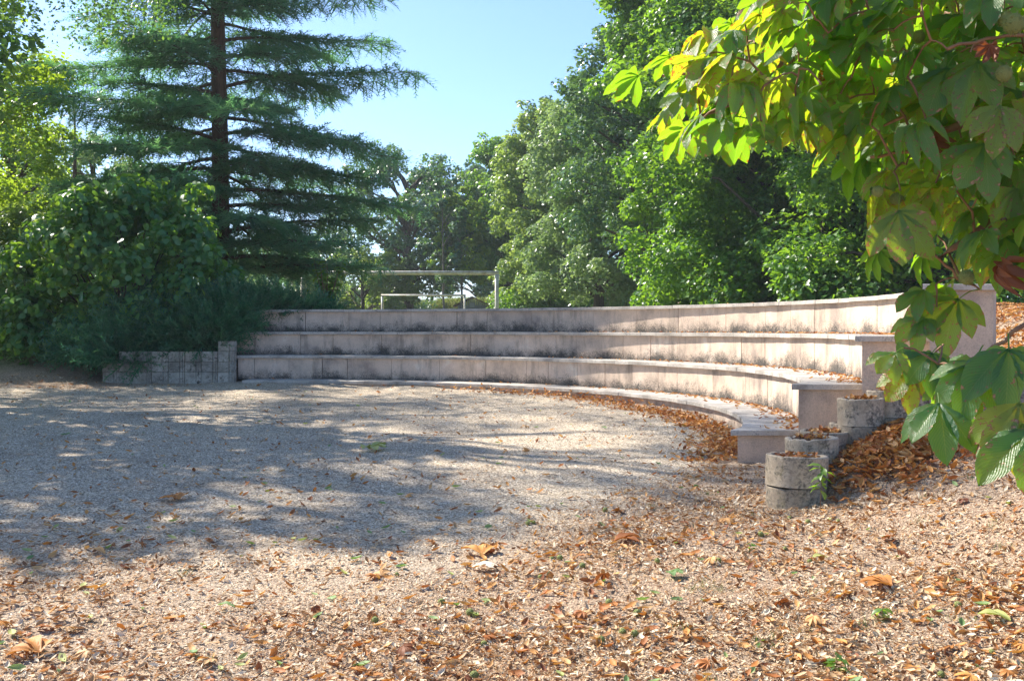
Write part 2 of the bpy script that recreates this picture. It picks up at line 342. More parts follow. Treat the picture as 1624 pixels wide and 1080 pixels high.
# ------------------------------------------------------------------ the ground
CX, CY, R0, STEP = -4.78, 12.65, 7.34, .567       # centre of the arena, radius of the lowest bench edge, tread depth
ZT = [.332, .782, 1.232, 1.682]                   # bench tops
YE = [10.19, 9.95, 9.62, 9.25]                    # where each tier ends on the right
XE = [-5.04, -5.32, -5.50, -5.72]                 # ... and on the left
TH = .05                                          # coping thickness
def hgt(x, y):
    x = np.asarray(x, float); y = np.asarray(y, float)
    z = .027*(np.clip(y, -5, 24)-10)
    r = np.hypot(x-CX, y-CY); th = np.arctan2(y-CY, x-CX)
    cap = .80+.65*sm(2, 8, x)+.10*sm(24, 60, y)
    rad_b = np.minimum(.33*np.logaddexp(0, (r-7.35)*5)/5, cap)
    bank = np.minimum(.36*np.logaddexp(0, (x-2.3)*6)/6*sm(2, 9, y)+.10*sm(8.9, 9.6, y)*sm(2.5, 3.0, x)+.10*np.maximum(0, y-9.7)*sm(3, 5, x), cap)
    sector = sm(R(-21.5), R(-19), th)*(x > -5.9)
    under = sector*(1-sm(9.2, 9.5, r))
    behind = sector*sm(9.2, 9.5, r)
    left = (x <= -5.9)
    z = z+.17*np.exp(-((x-2.72)**2+(y-8.45)**2)/.12)+.12*np.exp(-((x-3.25)**2+(y-9.0)**2)/.10)
    z = z+np.where(left, sm(20.5, 23.5, y)*.62+.12*sm(24, 60, y)+.22*sm(19.2, 21.5, y)*sm(-7.5, -9, x)*(1-sm(20.5, 23.5, y)), bank*(1-sector)+rad_b*behind)
    z = np.where(under > .5, np.minimum(z, .027*(np.clip(y, -5, 24)-10)), z)
    return z
def litter_amount(x, y):
    """1 = leaf litter and bark, 0 = clean gravel"""
    r = np.hypot(x-CX, y-CY)
    a = sm(-.9, .7, x-(y-7)*.62-.2)*(y < 12)
    b = 1-sm(4.6, 8.0, y+.15*x)
    c = sm(6.75, 7.25, r)*(y > 9)*sm(-1.5, 1.2, x)*.9
    d = (y > 19)*sm(-5.5, -8, x)*.8+.15*sm(17.5, 20, y)
    return np.clip(np.maximum.reduce([a, b*.75, c, d]), 0, 1)
def axis(a, b, step, far, m=1.25):
    c = list(np.arange(a, b+1e-6, step)); s = step
    while c[-1] < far: s *= m; c.append(c[-1]+s)
    s = step; l = []
    v = a
    while v > -far: s *= m; v -= s; l.append(v)
    return np.array(l[::-1]+c)
gx = axis(-10, 6.5, .11, 900); gy = axis(3, 24, .11, 1500)
X, Y = np.meshgrid(gx, gy); P2 = np.c_[X.ravel(), Y.ravel()]
Z = hgt(P2[:,0], P2[:,1])+((fbm(P2, 1.1, 3)-.5)*.09+(fbm(P2+50, 5, 2)-.5)*.025)*sm(60, 20, np.abs(P2[:,1]))
nx, ny = len(gx), len(gy); I = np.arange(nx*ny).reshape(ny, nx)
Q = np.stack([I[:-1,:-1], I[:-1,1:], I[1:,1:], I[1:,:-1]], -1).reshape(-1, 4)
me = mesh_np('ground', np.c_[P2, Z], Q, smooth=True)
a = me.attributes.new('litter', 'FLOAT', 'POINT'); a.data.foreach_set('value', litter_amount(P2[:,0], P2[:,1]).astype(np.float32))
lawn = np.maximum(sm(22, 25, P2[:,1]), sm(-8.6, -10.5, P2[:,0])*sm(20.5, 21.5, P2[:,1])); a = me.attributes.new('lawn', 'FLOAT', 'POINT'); a.data.foreach_set('value', lawn.astype(np.float32))
tag(link('ground', me, M['ground']), 'gravel arena floor running into leaf covered bank and lawn', kind='structure')
def gz(x, y):
    P = np.c_[np.atleast_1d(x), np.atleast_1d(y)]
    return hgt(P[:,0], P[:,1])+(fbm(P, 1.1, 3)-.5)*.09+(fbm(P+50, 5, 2)-.5)*.025
def gz1(x, y): return float(gz(x, y)[0])

# ------------------------------------------------------------------ amphitheatre
amph = empty('amphitheatre', (2, 10, 0), 'curved four tier concrete seating with pink rendered risers and grey copings', 'amphitheatre')
IO = Vector((2, 10, 0))
def child(mb, name, mat, zo=0.0, parent=amph, smooth=False):
    """origin at height zo so that stains are measured from the foot of the piece"""
    mb.v = [(a-IO.x, b-IO.y, c-zo) for a, b, c in mb.v]
    o = mb.build(name, mat, parent, smooth=smooth); o.location = (0, 0, zo); return o
def arc(r, t0, t1, n):
    return [(CX+r*math.cos(t), CY+r*math.sin(t)) for t in np.linspace(t0, t1, n)]
def sector_poly(r0, r1, t0, t1, n=4):
    return arc(r1, t0, t1, n)+arc(r0, t1, t0, n)
rn = random.Random(3)
for k in range(4):
    r = R0+STEP*k; rw = r+.058; zt = ZT[k]; zb = ZT[k-1] if k else -.12
    out = rw+STEP-.006 if k < 3 else rw+.44
    rout = out if k < 3 else out+.05
    tE = math.asin((YE[k]+.26-CY)/r); tL = math.acos((XE[k]-CX)/r)
    tEw = math.asin((YE[k]+.28-CY)/rw); tLw = math.acos((XE[k]+.05-CX)/rw)
    # copings
    n = int(round((tL-tE)*r/.335)); e = .0016/r*r
    for i in range(n):
        t0 = tE+(tL-tE)*i/n; t1 = tE+(tL-tE)*(i+1)/n
        dz = rn.uniform(-.0025, .0025); dr = rn.uniform(-.004, .004)
        mb = MB(); mb.prism(sector_poly(r+dr, rout, t0+.0018/r, t1-.0018/r, 3), zt-TH+dz, zt+dz, .006)
        child(mb, 'coping_slab', M['coping'], zt-TH)
    # riser panels
    L = (tLw-tEw)*rw; pos = [0]
    while pos[-1] < L-.9: pos.append(pos[-1]+rn.choice([.5, .66, .66, .9, 1.0, 1.0]))
    pos.append(L)
    for a_, b_ in zip(pos[:-1], pos[1:]):
        t0 = tEw+a_/rw+.004/rw*rn.choice([.5, 1, 2]); t1 = tEw+b_/rw-.0045/rw; dr = rn.uniform(-.003, .003)
        mb = MB(); mb.prism(sector_poly(rw+dr, rw+.05, t0, t1, 7), zb+.001, zt-TH-.001)
        child(mb, 'riser_panel', M['render'], zb if k else .05+.0*k)
    mb = MB(); mb.prism(sector_poly(rw+.02, out-.05, tEw+.005, tLw-.003, 40), zb-.02, zt-TH-.004); child(mb, 'core', M['core'])
    # end wall and its slab
    def xc(rr, y): return CX+math.sqrt(rr*rr-(y-CY)**2)
    y0 = YE[k]+.04; y1 = YE[k]+.272
    xr0 = xc(rw+STEP, y0)-.045 if k < 3 else 4.17; xr1 = xc(rw+STEP, y1)-.0 if k < 3 else 4.30
    mb = MB(); mb.prism([(xc(rw, y0)-.055, y0), (xr0, y0), (xr1, y1), (xc(rw, y1)-.012, y1)], -.3, zt-TH-.001)
    child(mb, 'end_wall', M['render_end'], .0 if k < 2 else .35)
    y0 = YE[k]; y1 = YE[k]+.26
    xs = xc(r, y0)-.055
    xr0 = (xc(rw+STEP, y0)-.05) if k < 3 else 4.23; xr1 = xc(rout, y1)
    mb = MB(); mb.prism([(xs, y0), (xr0, y0), (xr1, y1-.002), (xc(r, y1)-.003, y1-.002)], zt-TH, zt+.002, .006)
    child(mb, 'end_slab', M['coping'], zt-TH)

# ------------------------------------------------------------------ retaining wall of moulded concrete blocks, left
rw_ = empty('retaining_wall', (-6.4, 20.3, .2), 'low grey wall of ribbed concrete blocks below the juniper', 'retaining wall')
bw = .312
for row in range(4):
    n = [8, 8, 7, 1][row]
    for i in range(n):
        x1 = -5.27-i*bw; x0 = x1-bw+.008; z0 = (.285 if row else .1)+row*.195; z1 = (.285 if row == 0 else z0)+.188
        yy = 20.26+.03*rn.random()+row*.012
        pr = [(0, .02), (.008, 0), (.205, 0), (.212, .02), (.225, .02), (.232, .004), (.262, .004), (.269, .02), (.30, .02)]
        poly = [(x0+u*(bw-.008)/.30, yy+v) for u, v in pr]+[(x1, yy+.22), (x0, yy+.22)]
        mb = MB(); mb.prism(poly, z0, z1); mb.v = [(a+6.4, b-20.3, c-.2) for a, b, c in mb.v]
        mb.build('block', M['block'], rw_)

# ------------------------------------------------------------------ planter rings stepping up the bank
def ring_mesh(r, h, flat=False, n=56):
    """open concrete ring with a thick rounded wall"""
    prof = [(r, 0), (r, h-.008), (r-.008, h), (r-.037, h), (r-.045, h-.008), (r-.05, .0)]
    V = []; Fc = []; m = len(prof)
    for k in range(n):
        a = 2*PI*k/n; c, s = math.cos(a), math.sin(a); q = 1.0
        if flat: q = 1-.16*max(0, math.cos(a-PI*.45))**6       # the hollow in which the next ring sits
        nzv = float(vnoise(np.array([[c*2.2+r*91, s*2.2, h*7.0]]))[0])-.5; chip = max(0, float(vnoise(np.array([[c*6+r*37, s*6, 3.1]]))[0])-.72)*.09
        for j_, (rr, z) in enumerate(prof): V.append(((rr+nzv*.014)*c*q, (rr+nzv*.014)*s*q, z-(chip if 0 < j_ < 5 else 0)+nzv*.006*(j_ > 0)))
    for k in range(n):
        for j in range(m):
            a0 = k*m+j; a1 = k*m+(j+1) % m; b0 = ((k+1) % n)*m+j; b1 = ((k+1) % n)*m+(j+1) % m
            Fc.append((a0, b0, b1, a1))
    return V, Fc
def planter(x, y, r, ztop, rings, label, fill):
    t = empty('planter_ring', (x, y, ztop-.235*len(rings)), label, 'planter', 'concrete planter rings on the bank')
    base = -.235*len(rings)
    for i, rr in enumerate(rings):
        V, Fc = ring_mesh(r*rr, .232, True)
        mb = MB(); mb.add(V, Fc); o = mb.build('ring', M['pot'], t, smooth=True); o.location = (0, 0, .235*i)
        o.rotation_euler = (rn.uniform(-.025, .025)*i, rn.uniform(-.03, .03)*i, rn.uniform(-.2, .2))
        sm_ = o.data
        sm_.set_sharp_from_angle(angle=R(35)) if hasattr(sm_, 'set_sharp_from_angle') else None
    n = 28; zt_ = .235*len(rings)-fill
    V = [(0, 0, zt_+.02)]+[((r-.046)*q*math.cos(2*PI*k/n), (r-.046)*q*math.sin(2*PI*k/n), zt_+rn.uniform(-.012, .02)*(q < 1)) for q in (.5, 1) for k in range(n)]
    Fc = [(0, 1+k, 1+(k+1) % n) for k in range(n)]+[(1+k, 1+n+k, 1+n+(k+1) % n, 1+(k+1) % n) for k in range(n)]
    mb = MB(); mb.add(V, Fc); mb.build('soil', M['soil'], t)
    return t
POTS = [(2.19, 8.25, .235, .33, [.975, 1.0], 'front concrete planter of two stacked rings with mossy rim and dirt stains', .035),
        (2.44, 8.70, .21, .42, [1.0, 1.0], 'low concrete planter half hidden right behind the front stacked one', .02),
        (2.70, 9.27, .205, .42, [1.0, 1.0], 'wide low planter ring with dry leaves, middle of the planter row', .03),
        (2.98, 9.42, .18, .475, [1.0, 1.0], 'small planter ring heaped with brown leaves beside the middle one', .0),
        (2.94, 9.66, .0, .0, [], '', 0),
        (3.03, 9.30, .195, .70, [1.0, 1.0], 'tall clean planter ring in front of the third end wall', .03),
        (3.31, 9.42, .18, .76, [1.0, 1.0], 'planter ring full of twigs right of the tall clean one', .01),
        (3.47, 9.38, .16, .81, [1.0, 1.0], 'hindmost planter ring against the highest end wall', .02)]
POTS = [p for p in POTS if p[2] > 0]
for p in POTS: planter(*p)

# ------------------------------------------------------------------ leaves and foliage generators
LEAF4 = (np.array([[0, -.5, 0], [-.32, .02, .08], [0, .5, 0], [.32, .02, .08]]), np.array([[0, 2, 1], [0, 3, 2]]))
LOBE = (np.array([[0, -.5, 0], [-.46, -.12, .08], [-.2, .12, .03], [0, .55, 0], [.2, .12, .03], [.46, -.12, .08]]), np.array([[0, 2, 1], [0, 3, 2], [0, 4, 3], [0, 5, 4]]))
def foliage(name, mat, parent, C, rad, n, size, loc, updown=.55, tpl=LEAF4, gap=.42, hang=0.0, nscale=1.3, droop=.0):
    """C: centres (k,3) of leaf clumps (world), rad (k,): radii, n: leaves in all"""
    C = np.asarray(C, float); rad = np.asarray(rad, float)
    w = rad**2.3; w /= w.sum(); cnt = RNG.multinomial(int(n*1.5), w); idx = np.repeat(np.arange(len(C)), cnt); m = len(idx)
    d = nrm(RNG.normal(size=(m, 3)))
    rr = RNG.random(m)**.42
    sc = np.ones((m, 3)); sc[:, 2] = .78
    P = C[idx]+d*sc*(rad[idx]*rr)[:, None]
    if hang: P[:, 2] -= hang*rr**2*rad[idx]
    keep = fbm(P, nscale, 3)+.18*RNG.random(m) > gap
    P = P[keep]; d = d[keep]; m = len(P)
    if m > n: s_ = RNG.permutation(m)[:n]; P = P[s_]; d = d[s_]; m = n
    nn = nrm(d*(1-updown)+np.array([0, 0, updown])+RNG.normal(size=(m, 3))*.42)
    fw = d*np.array([1, 1, .3])+np.array([0, 0, -droop])+RNG.normal(size=(m, 3))*.5
    s = size*RNG.uniform(.65, 1.25, m)
    me = scatter(name, tpl[0], tpl[1], P-np.array(loc), frames(nn, fw), s)
    o = link(name, me, mat, parent); o['kind'] = 'stuff'; return o
def branches(mb, base, targets, r0, rs=None, sag=0.0, n=6):
    for i, t in enumerate(targets):
        b = Vector(base[i] if isinstance(base, list) else base); t = Vector(t); q = t-b; L = q.length
        m1 = b+q*.35+Vector((0, 0, .10*L))+Vector([rn.uniform(-.06, .06)*L for _ in range(3)])
        m2 = b+q*.7+Vector((0, 0, .08*L-sag*L))+Vector([rn.uniform(-.06, .06)*L for _ in range(3)])
        rr = r0 if rs is None else rs[i]
        mb.tube([b, m1, m2, t], [rr, rr*.7, rr*.45, rr*.12], n)
def broadleaf(name, label, cat, x, y, h, w, mat, bark, n, size, z0=.0, shape='oval', seed=1, clumps=46, group=None, trunk=None, gap=.42, dx=1.0, lean=0, tpl=LEAF4, csize=.26, trunk_vis=0, hang=0.0, updown=.55):
    """a tree: tapered trunk, limbs to each clump, crown of leaf clumps between heights z0 and h"""
    global RNG
    RNG = np.random.default_rng(seed); rnd_ = random.Random(seed); zg = float(hgt(x, y))
    t = empty(name, (x, y, zg), label, cat, group); loc = (x, y, zg)
    C = []; rad = []
    for i in range(clumps):
        u = (i+.5)/clumps; zz = z0+(h-z0)*(.04+.93*u)
        pr = {'oval': math.sin(PI*min(1, .16+.80*u))**.6, 'cone': (1.02-u)**.75, 'round': math.sin(PI*(.05+.9*u))**.5, 'full': max(.05, 1-((u-.36)/.70)**2)**.5}[shape]
        a = i*2.39996+rnd_.uniform(-.5, .5); q = rnd_.choice([.45, .72, .85, .95, 1.05])*w/2*pr*rnd_.uniform(.85, 1.12)
        C.append((x+q*math.cos(a)*dx+lean*u, y+q*math.sin(a), zg+zz+rnd_.uniform(-.3, .3))); rad.append(csize*w/2*rnd_.uniform(.65, 1.35)*(.6+.4*pr))
    # sub-clumps at the outside of each clump make the outline ragged
    C2, r2 = list(C), list(rad)
    for c, r_ in zip(C, rad):
        for _ in range(5):
            d = nrm(np.array([rnd_.gauss(0, 1), rnd_.gauss(0, 1), rnd_.gauss(0, .8)])); C2.append(tuple(np.array(c)+d*r_*rnd_.uniform(.7, 1.25))); r2.append(r_*rnd_.uniform(.28, .5))
    foliage('crown', mat, t, C2, r2, n, size, loc, tpl=tpl, gap=gap, hang=hang, updown=updown)
    tr = trunk or .018*h+.1
    mb = MB(); pts = [(rnd_.uniform(-.08, .08)*(i > 0)+lean*i/7, rnd_.uniform(-.08, .08)*(i > 0), -.3+(h*.86+.3)*i/7) for i in range(8)]
    mb.tube(pts, [tr*1.3]+[tr*(1-.12*i) for i in range(1, 8)], 10); mb.build('trunk', bark, t, smooth=True)
    mb = MB(); base = []; tg = []; rs = []
    for c, r_ in zip(C, rad):
        cc = Vector(c)-Vector(loc); zb_ = max(.9+z0*.5, cc.z-.55*math.hypot(cc.x, cc.y)-.4); zb_ = min(zb_, h*.8)
        base.append((lean*zb_/h, 0, zb_)); tg.append(cc); rs.append(tr*.34)
    branches(mb, base, tg, .1, rs, n=5); o = mb.build('branches', bark, t, smooth=True); o['kind'] = 'stuff'
    return t

G = 'trees in the row along the playing field'
T = [ # name,label,px,d,h,w,mat,bark,n,size,z0,seed
 ('maple_tree', 'near maple at the right end of the tree row, behind the highest seat end', 1560, 27, 13.5, 8, 'maple', 76000, .15, -.7, 21),
 ('maple_tree', 'dense bright maple directly behind the right half of the seating wall', 1330, 31, 13.5, 9, 'maple', 110000, .155, -.7, 22),
 ('maple_tree', 'full maple between the two near ones, its foliage hanging to the wall', 1235, 34, 12.8, 7.5, 'maple', 90000, .155, -.6, 29),
 ('maple_tree', 'tall maple whose top leaves frame the right side of the sky', 1222, 36.5, 15.5, 7.4, 'maple', 100000, .16, -.3, 23),
 ('maple_tree', 'maple with grey trunks showing above the wall, third from the right edge', 1035, 44, 12.4, 6.6, 'oak', 42000, .18, 3.3, 24),
 ('willow_tree', 'pale silvery green tree in the middle of the tree row', 948, 51, 11.9, 6.6, 'pale', 56000, .19, .9, 25),
 ('lime_tree', 'yellow green lime tree left of the pale silvery one', 880, 60, 12.6, 6.4, 'lime', 52000, .22, .4, 26),
 ('maple_tree', 'blue green tree top rising behind the yellow green lime', 868, 74, 16.0, 4.4, 'oak', 16000, .26, 4, 27),
 ('lime_tree', 'mid green rounded tree right of the goal post', 812, 72, 12.6, 6.8, 'maple', 42000, .25, 3.1, 28),
 ('lime_tree', 'far dark green tree at the distant end of the row, above the wooden hut', 765, 95, 14.2, 7.2, 'oak', 34000, .32, 2.9, 29),
]
for nm, lb, px, d, h, w, mt, n, sz, z0, sd in T:
    x = (px-812)/F*d
    broadleaf(nm, lb, 'tree', x, d, h, w, M[mt], M['bark'], n, sz, z0, seed=sd, group=G, clumps=76, gap=.36, tpl=LOBE if d < 40 else LEAF4,
              trunk=.28, shape='full', hang=.5 if nm == 'willow_tree' else 0, lean=-3.0 if sd == 23 else 0)
for k, (px, d, w_, lb) in enumerate([(1043, 46, 3.6, 'grey trunked tree between two darker trunks above the wall'), (1058, 47.5, 3.4, 'slender grey trunked tree right beside its twin above the wall'), (1008, 49, 3.8, 'dark trunked tree left of the two grey trunks above the wall')]):
    broadleaf('maple_tree', lb, 'tree', (px-812)/F*d, d, 11.0, w_, M['oak'], M['grey_bark'] if k < 2 else M['bark'], 12000, .2, 3.7, seed=80+k, clumps=26, trunk=.2, group=G)
# oak in the distance and slim trees beside it
broadleaf('oak_tree', 'spreading oak with a thick dark trunk behind the goals', 'tree', (647-812)/F*74, 74, 12.0, 9.5, M['oak'], M['bark'], 26000, .26, 2.6, 'round', 31, 44, trunk=.42, gap=.47)
broadleaf('slim_tree', 'slim tree with a thin straight trunk just right of the oak', 'tree', (703-812)/F*66, 66, 9.6, 3.0, M['oak'], M['grey_bark'], 5000, .24, 2.4, 'round', 32, 22, trunk=.09, gap=.5)
broadleaf('slim_tree', 'slim light green tree left of the wooden hut', 'tree', (731-812)/F*68, 68, 8.8, 3.6, M['yellow'], M['grey_bark'], 6000, .24, 3.0, 'oval', 33, 24, trunk=.09, gap=.48)
broadleaf('bushy_tree', 'low bushy tree behind the left post of the small goal', 'tree', (575-812)/F*70, 70, 5.2, 6.5, M['lime'], M['bark'], 14000, .24, .2, 'round', 34, 30, gap=.42)
broadleaf('bushy_tree', 'pale loose tree between the cedar trunk and the sapling', 'tree', (440-812)/F*60, 60, 5.0, 6.5, M['pale'], M['bark'], 12000, .22, .2, 'round', 35, 30, gap=.46)
broadleaf('bushy_tree', 'grey green tree seen through the cedar low branches', 'tree', (520-812)/F*82, 82, 8.2, 8, M['oak'], M['bark'], 12000, .28, .4, 'round', 36, 30, gap=.46)
# left background
broadleaf('ash_tree', 'bright yellow green tree at the left edge behind the dark shrub', 'tree', (15-812)/F*33, 33, 7.2, 5.6, M['yellow'], M['bark'], 26000, .15, .3, 'oval', 41, 40, gap=.44)
broadleaf('ash_tree', 'pale green tree between the left edge and the cedar', 'tree', (150-812)/F*42, 42, 7.6, 6.5, M['pale'], M['bark'], 24000, .17, .2, 'oval', 42, 40, gap=.44)
broadleaf('lime_tree', 'mid green tree behind the large leaved shrub', 'tree', (245-812)/F*52, 52, 6.5, 7, M['lime'], M['bark'], 16000, .2, .2, 'round', 43, 36, gap=.46)
broadleaf('ash_tree', 'dark fine leaved tree reaching in from the top left corner', 'tree', -12.0, 18.4, 15.0, 10.4, M['ash'], M['bark'], 74000, .085, 2.9, 'round', 44, 66, gap=.51, trunk=.26, tpl=LEAF4, csize=.22)
# trees outside the picture on the left whose shade lies on the gravel
broadleaf('shade_tree', 'tree left of the picture that shades the gravel', 'tree', -10.7, 14.3, 9.8, 6.6, M['ash'], M['bark'], 15000, .2, 3.0, 'round', 45, 40, gap=.48)
broadleaf('shade_tree', 'tree beyond the left edge of the picture behind the bush', 'tree', -14.6, 26.0, 11.0, 6.5, M['yellow'], M['bark'], 26000, .14, 1.5, 'round', 46, 40, gap=.48)

# ------------------------------------------------------------------ conifers
def twigs_template(nn=14, L=1.0, wd=.05, spread=.34, droop=.25, seed=0, flat=.5):
    """a twig with needles: narrow triangles leaving an axis that droops"""
    r_ = random.Random(seed); V = []; T_ = []
    for i in range(nn):
        u = (i+.3)/nn; s = 1 if i % 2 else -1
        p = np.array([0, L*u, -droop*u*u]); a = s*r_.uniform(.5, 1.0); e = r_.uniform(-.5, .5)*flat
        d = nrm(np.array([math.sin(a), math.cos(a)*.9, e])); ln_ = spread*(1-.55*u)*r_.uniform(.8, 1.2)
        sd = np.array([d[1], -d[0], 0])*wd*.5
        b = len(V); V += [p-sd, p+sd, p+d*ln_]; T_.append([b, b+1, b+2])
    b = len(V); V += [np.array([-wd*.5, 0, 0]), np.array([wd*.5, 0, 0]), np.array([0, L*1.1, -droop*1.2])]; T_.append([b, b+1, b+2])
    return np.array(V), np.array(T_)
def conifer(label, x, y, h, L0, zlow, nb, mat, seed, density=1.0, tr=.26, tw=.46, bark='cedar_bark', group=None, prof=None):
    r_ = random.Random(seed); rg = np.random.default_rng(seed); zg = float(hgt(x, y))
    t = empty('cedar_tree', (x, y, zg), label, 'conifer', group)
    mb = MB(); mb.tube([(0, 0, -.3), (.02, 0, h*.25), (-.06, .03, h*.5), (.0, 0, h*.75), (0, 0, h)], [tr*1.25, tr, tr*.78, tr*.45, .03], 12)
    mb.build('trunk', M[bark], t, smooth=True)
    bm_ = MB(); P = []; D = []; Nn = []; Sc = []
    for i in range(nb):
        u = (i+.5)/nb; z = zlow+(h-zlow)*u**1.08; L = (prof(u) if prof else L0*(1-u)**.7)*r_.uniform(.6, 1.15)
        a = i*2.39996+r_.uniform(-.35, .35); dh = Vector((math.cos(a), math.sin(a), 0)); side = Vector((-dh.y, dh.x, 0))
        up = r_.uniform(-.06, .30); pts = []
        bend = r_.uniform(-.22, .22)
        for j in range(9):
            s = j/8; pts.append(Vector((0, 0, z))+dh*L*s+side*L*bend*s*s+Vector((0, 0, L*(up*s-.26*s*s+(.10*s**4)))))
        bm_.tube(pts, [max(.006, tr*.30*(1-u*.6)*(1-s/8.5)) for s in range(9)], 5)
        # secondary shoots in a flat fan on both sides
        ns = max(5, int(L/.15*density))
        for j in range(ns):
            s = .16+.84*(j+r_.random()*.6)/ns; k = min(7, int(s*8)); f = s*8-k; p = pts[k].lerp(pts[min(8, k+1)], f)
            sd = 1 if j % 2 else -1; sl_ = L*.36*(1.08-s)**.75*r_.uniform(.6, 1.15)+.16
            ang = r_.uniform(.75, 1.15); dd = (dh*math.cos(ang)+side*sd*math.sin(ang)).normalized()
            e = p+dd*sl_+Vector((0, 0, -sl_*.20+r_.uniform(-.05, .08)))
            if sl_ > .5: bm_.tube([p, p.lerp(e, .5)+Vector((0, 0, .03*sl_)), e], [.012, .008, .004], 3, False)
            nt = max(2, int(sl_/.10*density))
            for q in range(nt):
                v = (q+.5)/nt; pp = p.lerp(e, v); s2 = 1 if q % 2 else -1
                an = r_.uniform(.25, 1.1)*s2; c, s_ = math.cos(an), math.sin(an); d2 = Vector((dd.x*c-dd.y*s_, dd.x*s_+dd.y*c, r_.uniform(-.35, .12)))
                P.append(pp+Vector((r_.gauss(0, .02), r_.gauss(0, .02), r_.gauss(0, .03)))); D.append(d2); Nn.append((r_.gauss(0, .35), r_.gauss(0, .35), 1)); Sc.append(tw*r_.uniform(.6, 1.15)*(.75 if v > .8 else 1))
    o = bm_.build('branches', M[bark], t, smooth=True); o['kind'] = 'stuff'
    P = np.array([tuple(p) for p in P]); D = np.array([tuple(d) for d in D]); Nn = np.array(Nn); Sc = np.array(Sc)
    tv, tf = twigs_template(11, 1, .075, .36, .34, seed)
    fr = frames(Nn, D)
    # let the shoots keep their downward tilt
    me = scatter('foliage', tv, tf, P, fr, Sc); o = link('foliage', me, mat, t); o['kind'] = 'stuff'
    print('conifer twigs', len(P)); return t
def cprof(u): return 5.6*(1-u**1.5)**.9*(1 if u > .04 else .8)
conifer('tall dark cedar with level drooping branches behind the juniper', (349-812)/F*28, 28, 19, 5.6, 1.7, 112, M['needle'], 5, 1.12, tr=.22, tw=.6, prof=cprof)
conifer('pale green conifer behind the large leaved shrub, left of the tall cedar', (120-812)/F*38, 38, 8, 3.6, .5, 34, M['needle_pale'], 6, .6, .14, .55)

# ------------------------------------------------------------------ juniper spreading over the retaining wall
def juniper():
    rg = np.random.default_rng(8)
    t = empty('juniper_shrub', (-6.4, 21.3, .8), 'dark green spreading juniper hanging over the grey block wall', 'shrub')
    P = []; D = []; S_ = []
    lobes = [(-8.0, 21.3, .85, 1.0, .55), (-7.2, 21.0, 1.05, 1.0, .62), (-6.5, 21.2, 1.2, 1.0, .62), (-5.95, 21.4, 1.40, .9, .58), (-5.4, 22.1, 1.62, .8, .45), (-4.75, 22.5, 1.62, .7, .36), (-4.2, 22.8, 1.52, .55, .28),
             (-7.5, 20.55, .70, .7, .34), (-6.0, 20.7, 1.0, .6, .42), (-5.75, 20.8, 1.25, .35, .32), (-7.0, 21.9, 1.6, .8, .4)]
    n_tot = 11500; ww = np.array([l[3]**2 for l in lobes]); ww /= ww.sum()
    for l, k in zip(lobes, rg.multinomial(n_tot, ww)):
        d = nrm(rg.normal(size=(k, 3))); d[:, 2] = np.abs(d[:, 2])*1.0-.25; d = nrm(d)
        rr = rg.random(k)**.38
        p = np.array(l[:3])+d*rr[:, None]*np.array([l[3], l[3]*.8, l[4]])
        P.append(p); dd = d+np.array([-.35, -.25, .05])+rg.normal(size=(k, 3))*.4; D.append(dd)
    P = np.concatenate(P); D = nrm(np.concatenate(D)); n = len(P)
    keep = fbm(P, 2.6, 3) > .43
    # opening through which the lawn shows
    keep &= ~(((P[:,0]+6.9)/.30)**2+((P[:,2]-.82)/.13)**2 < 1)
    P = P[keep]; D = D[keep]; n = len(P)
    Nn = np.cross(D, np.array([0, 0, 1.0]))*rg.normal(size=(n, 1))*.6+np.array([0, 0, .6])+rg.normal(size=(n, 3))*.5
    fr = frames(np.cross(np.cross(D, Nn), D), D)
    tv, tf = twigs_template(13, 1, .055, .26, .10, 3, 1.4)
    me = scatter('foliage', tv, tf, P-np.array([-6.4, 21.3, .8]), fr, rg.uniform(.22, .62, n)); o = link('foliage', me, M['juniper'], t); o['kind'] = 'stuff'
    mb = MB()
    for l in lobes: branches(mb, (l[0]*.3-6.4*.7+6.4, .4, -.2), [(l[0]+6.4, l[1]-21.3, l[2]-.8)], .03)
    o = mb.build('branches', M['bark'], t); o['kind'] = 'stuff'
juniper()

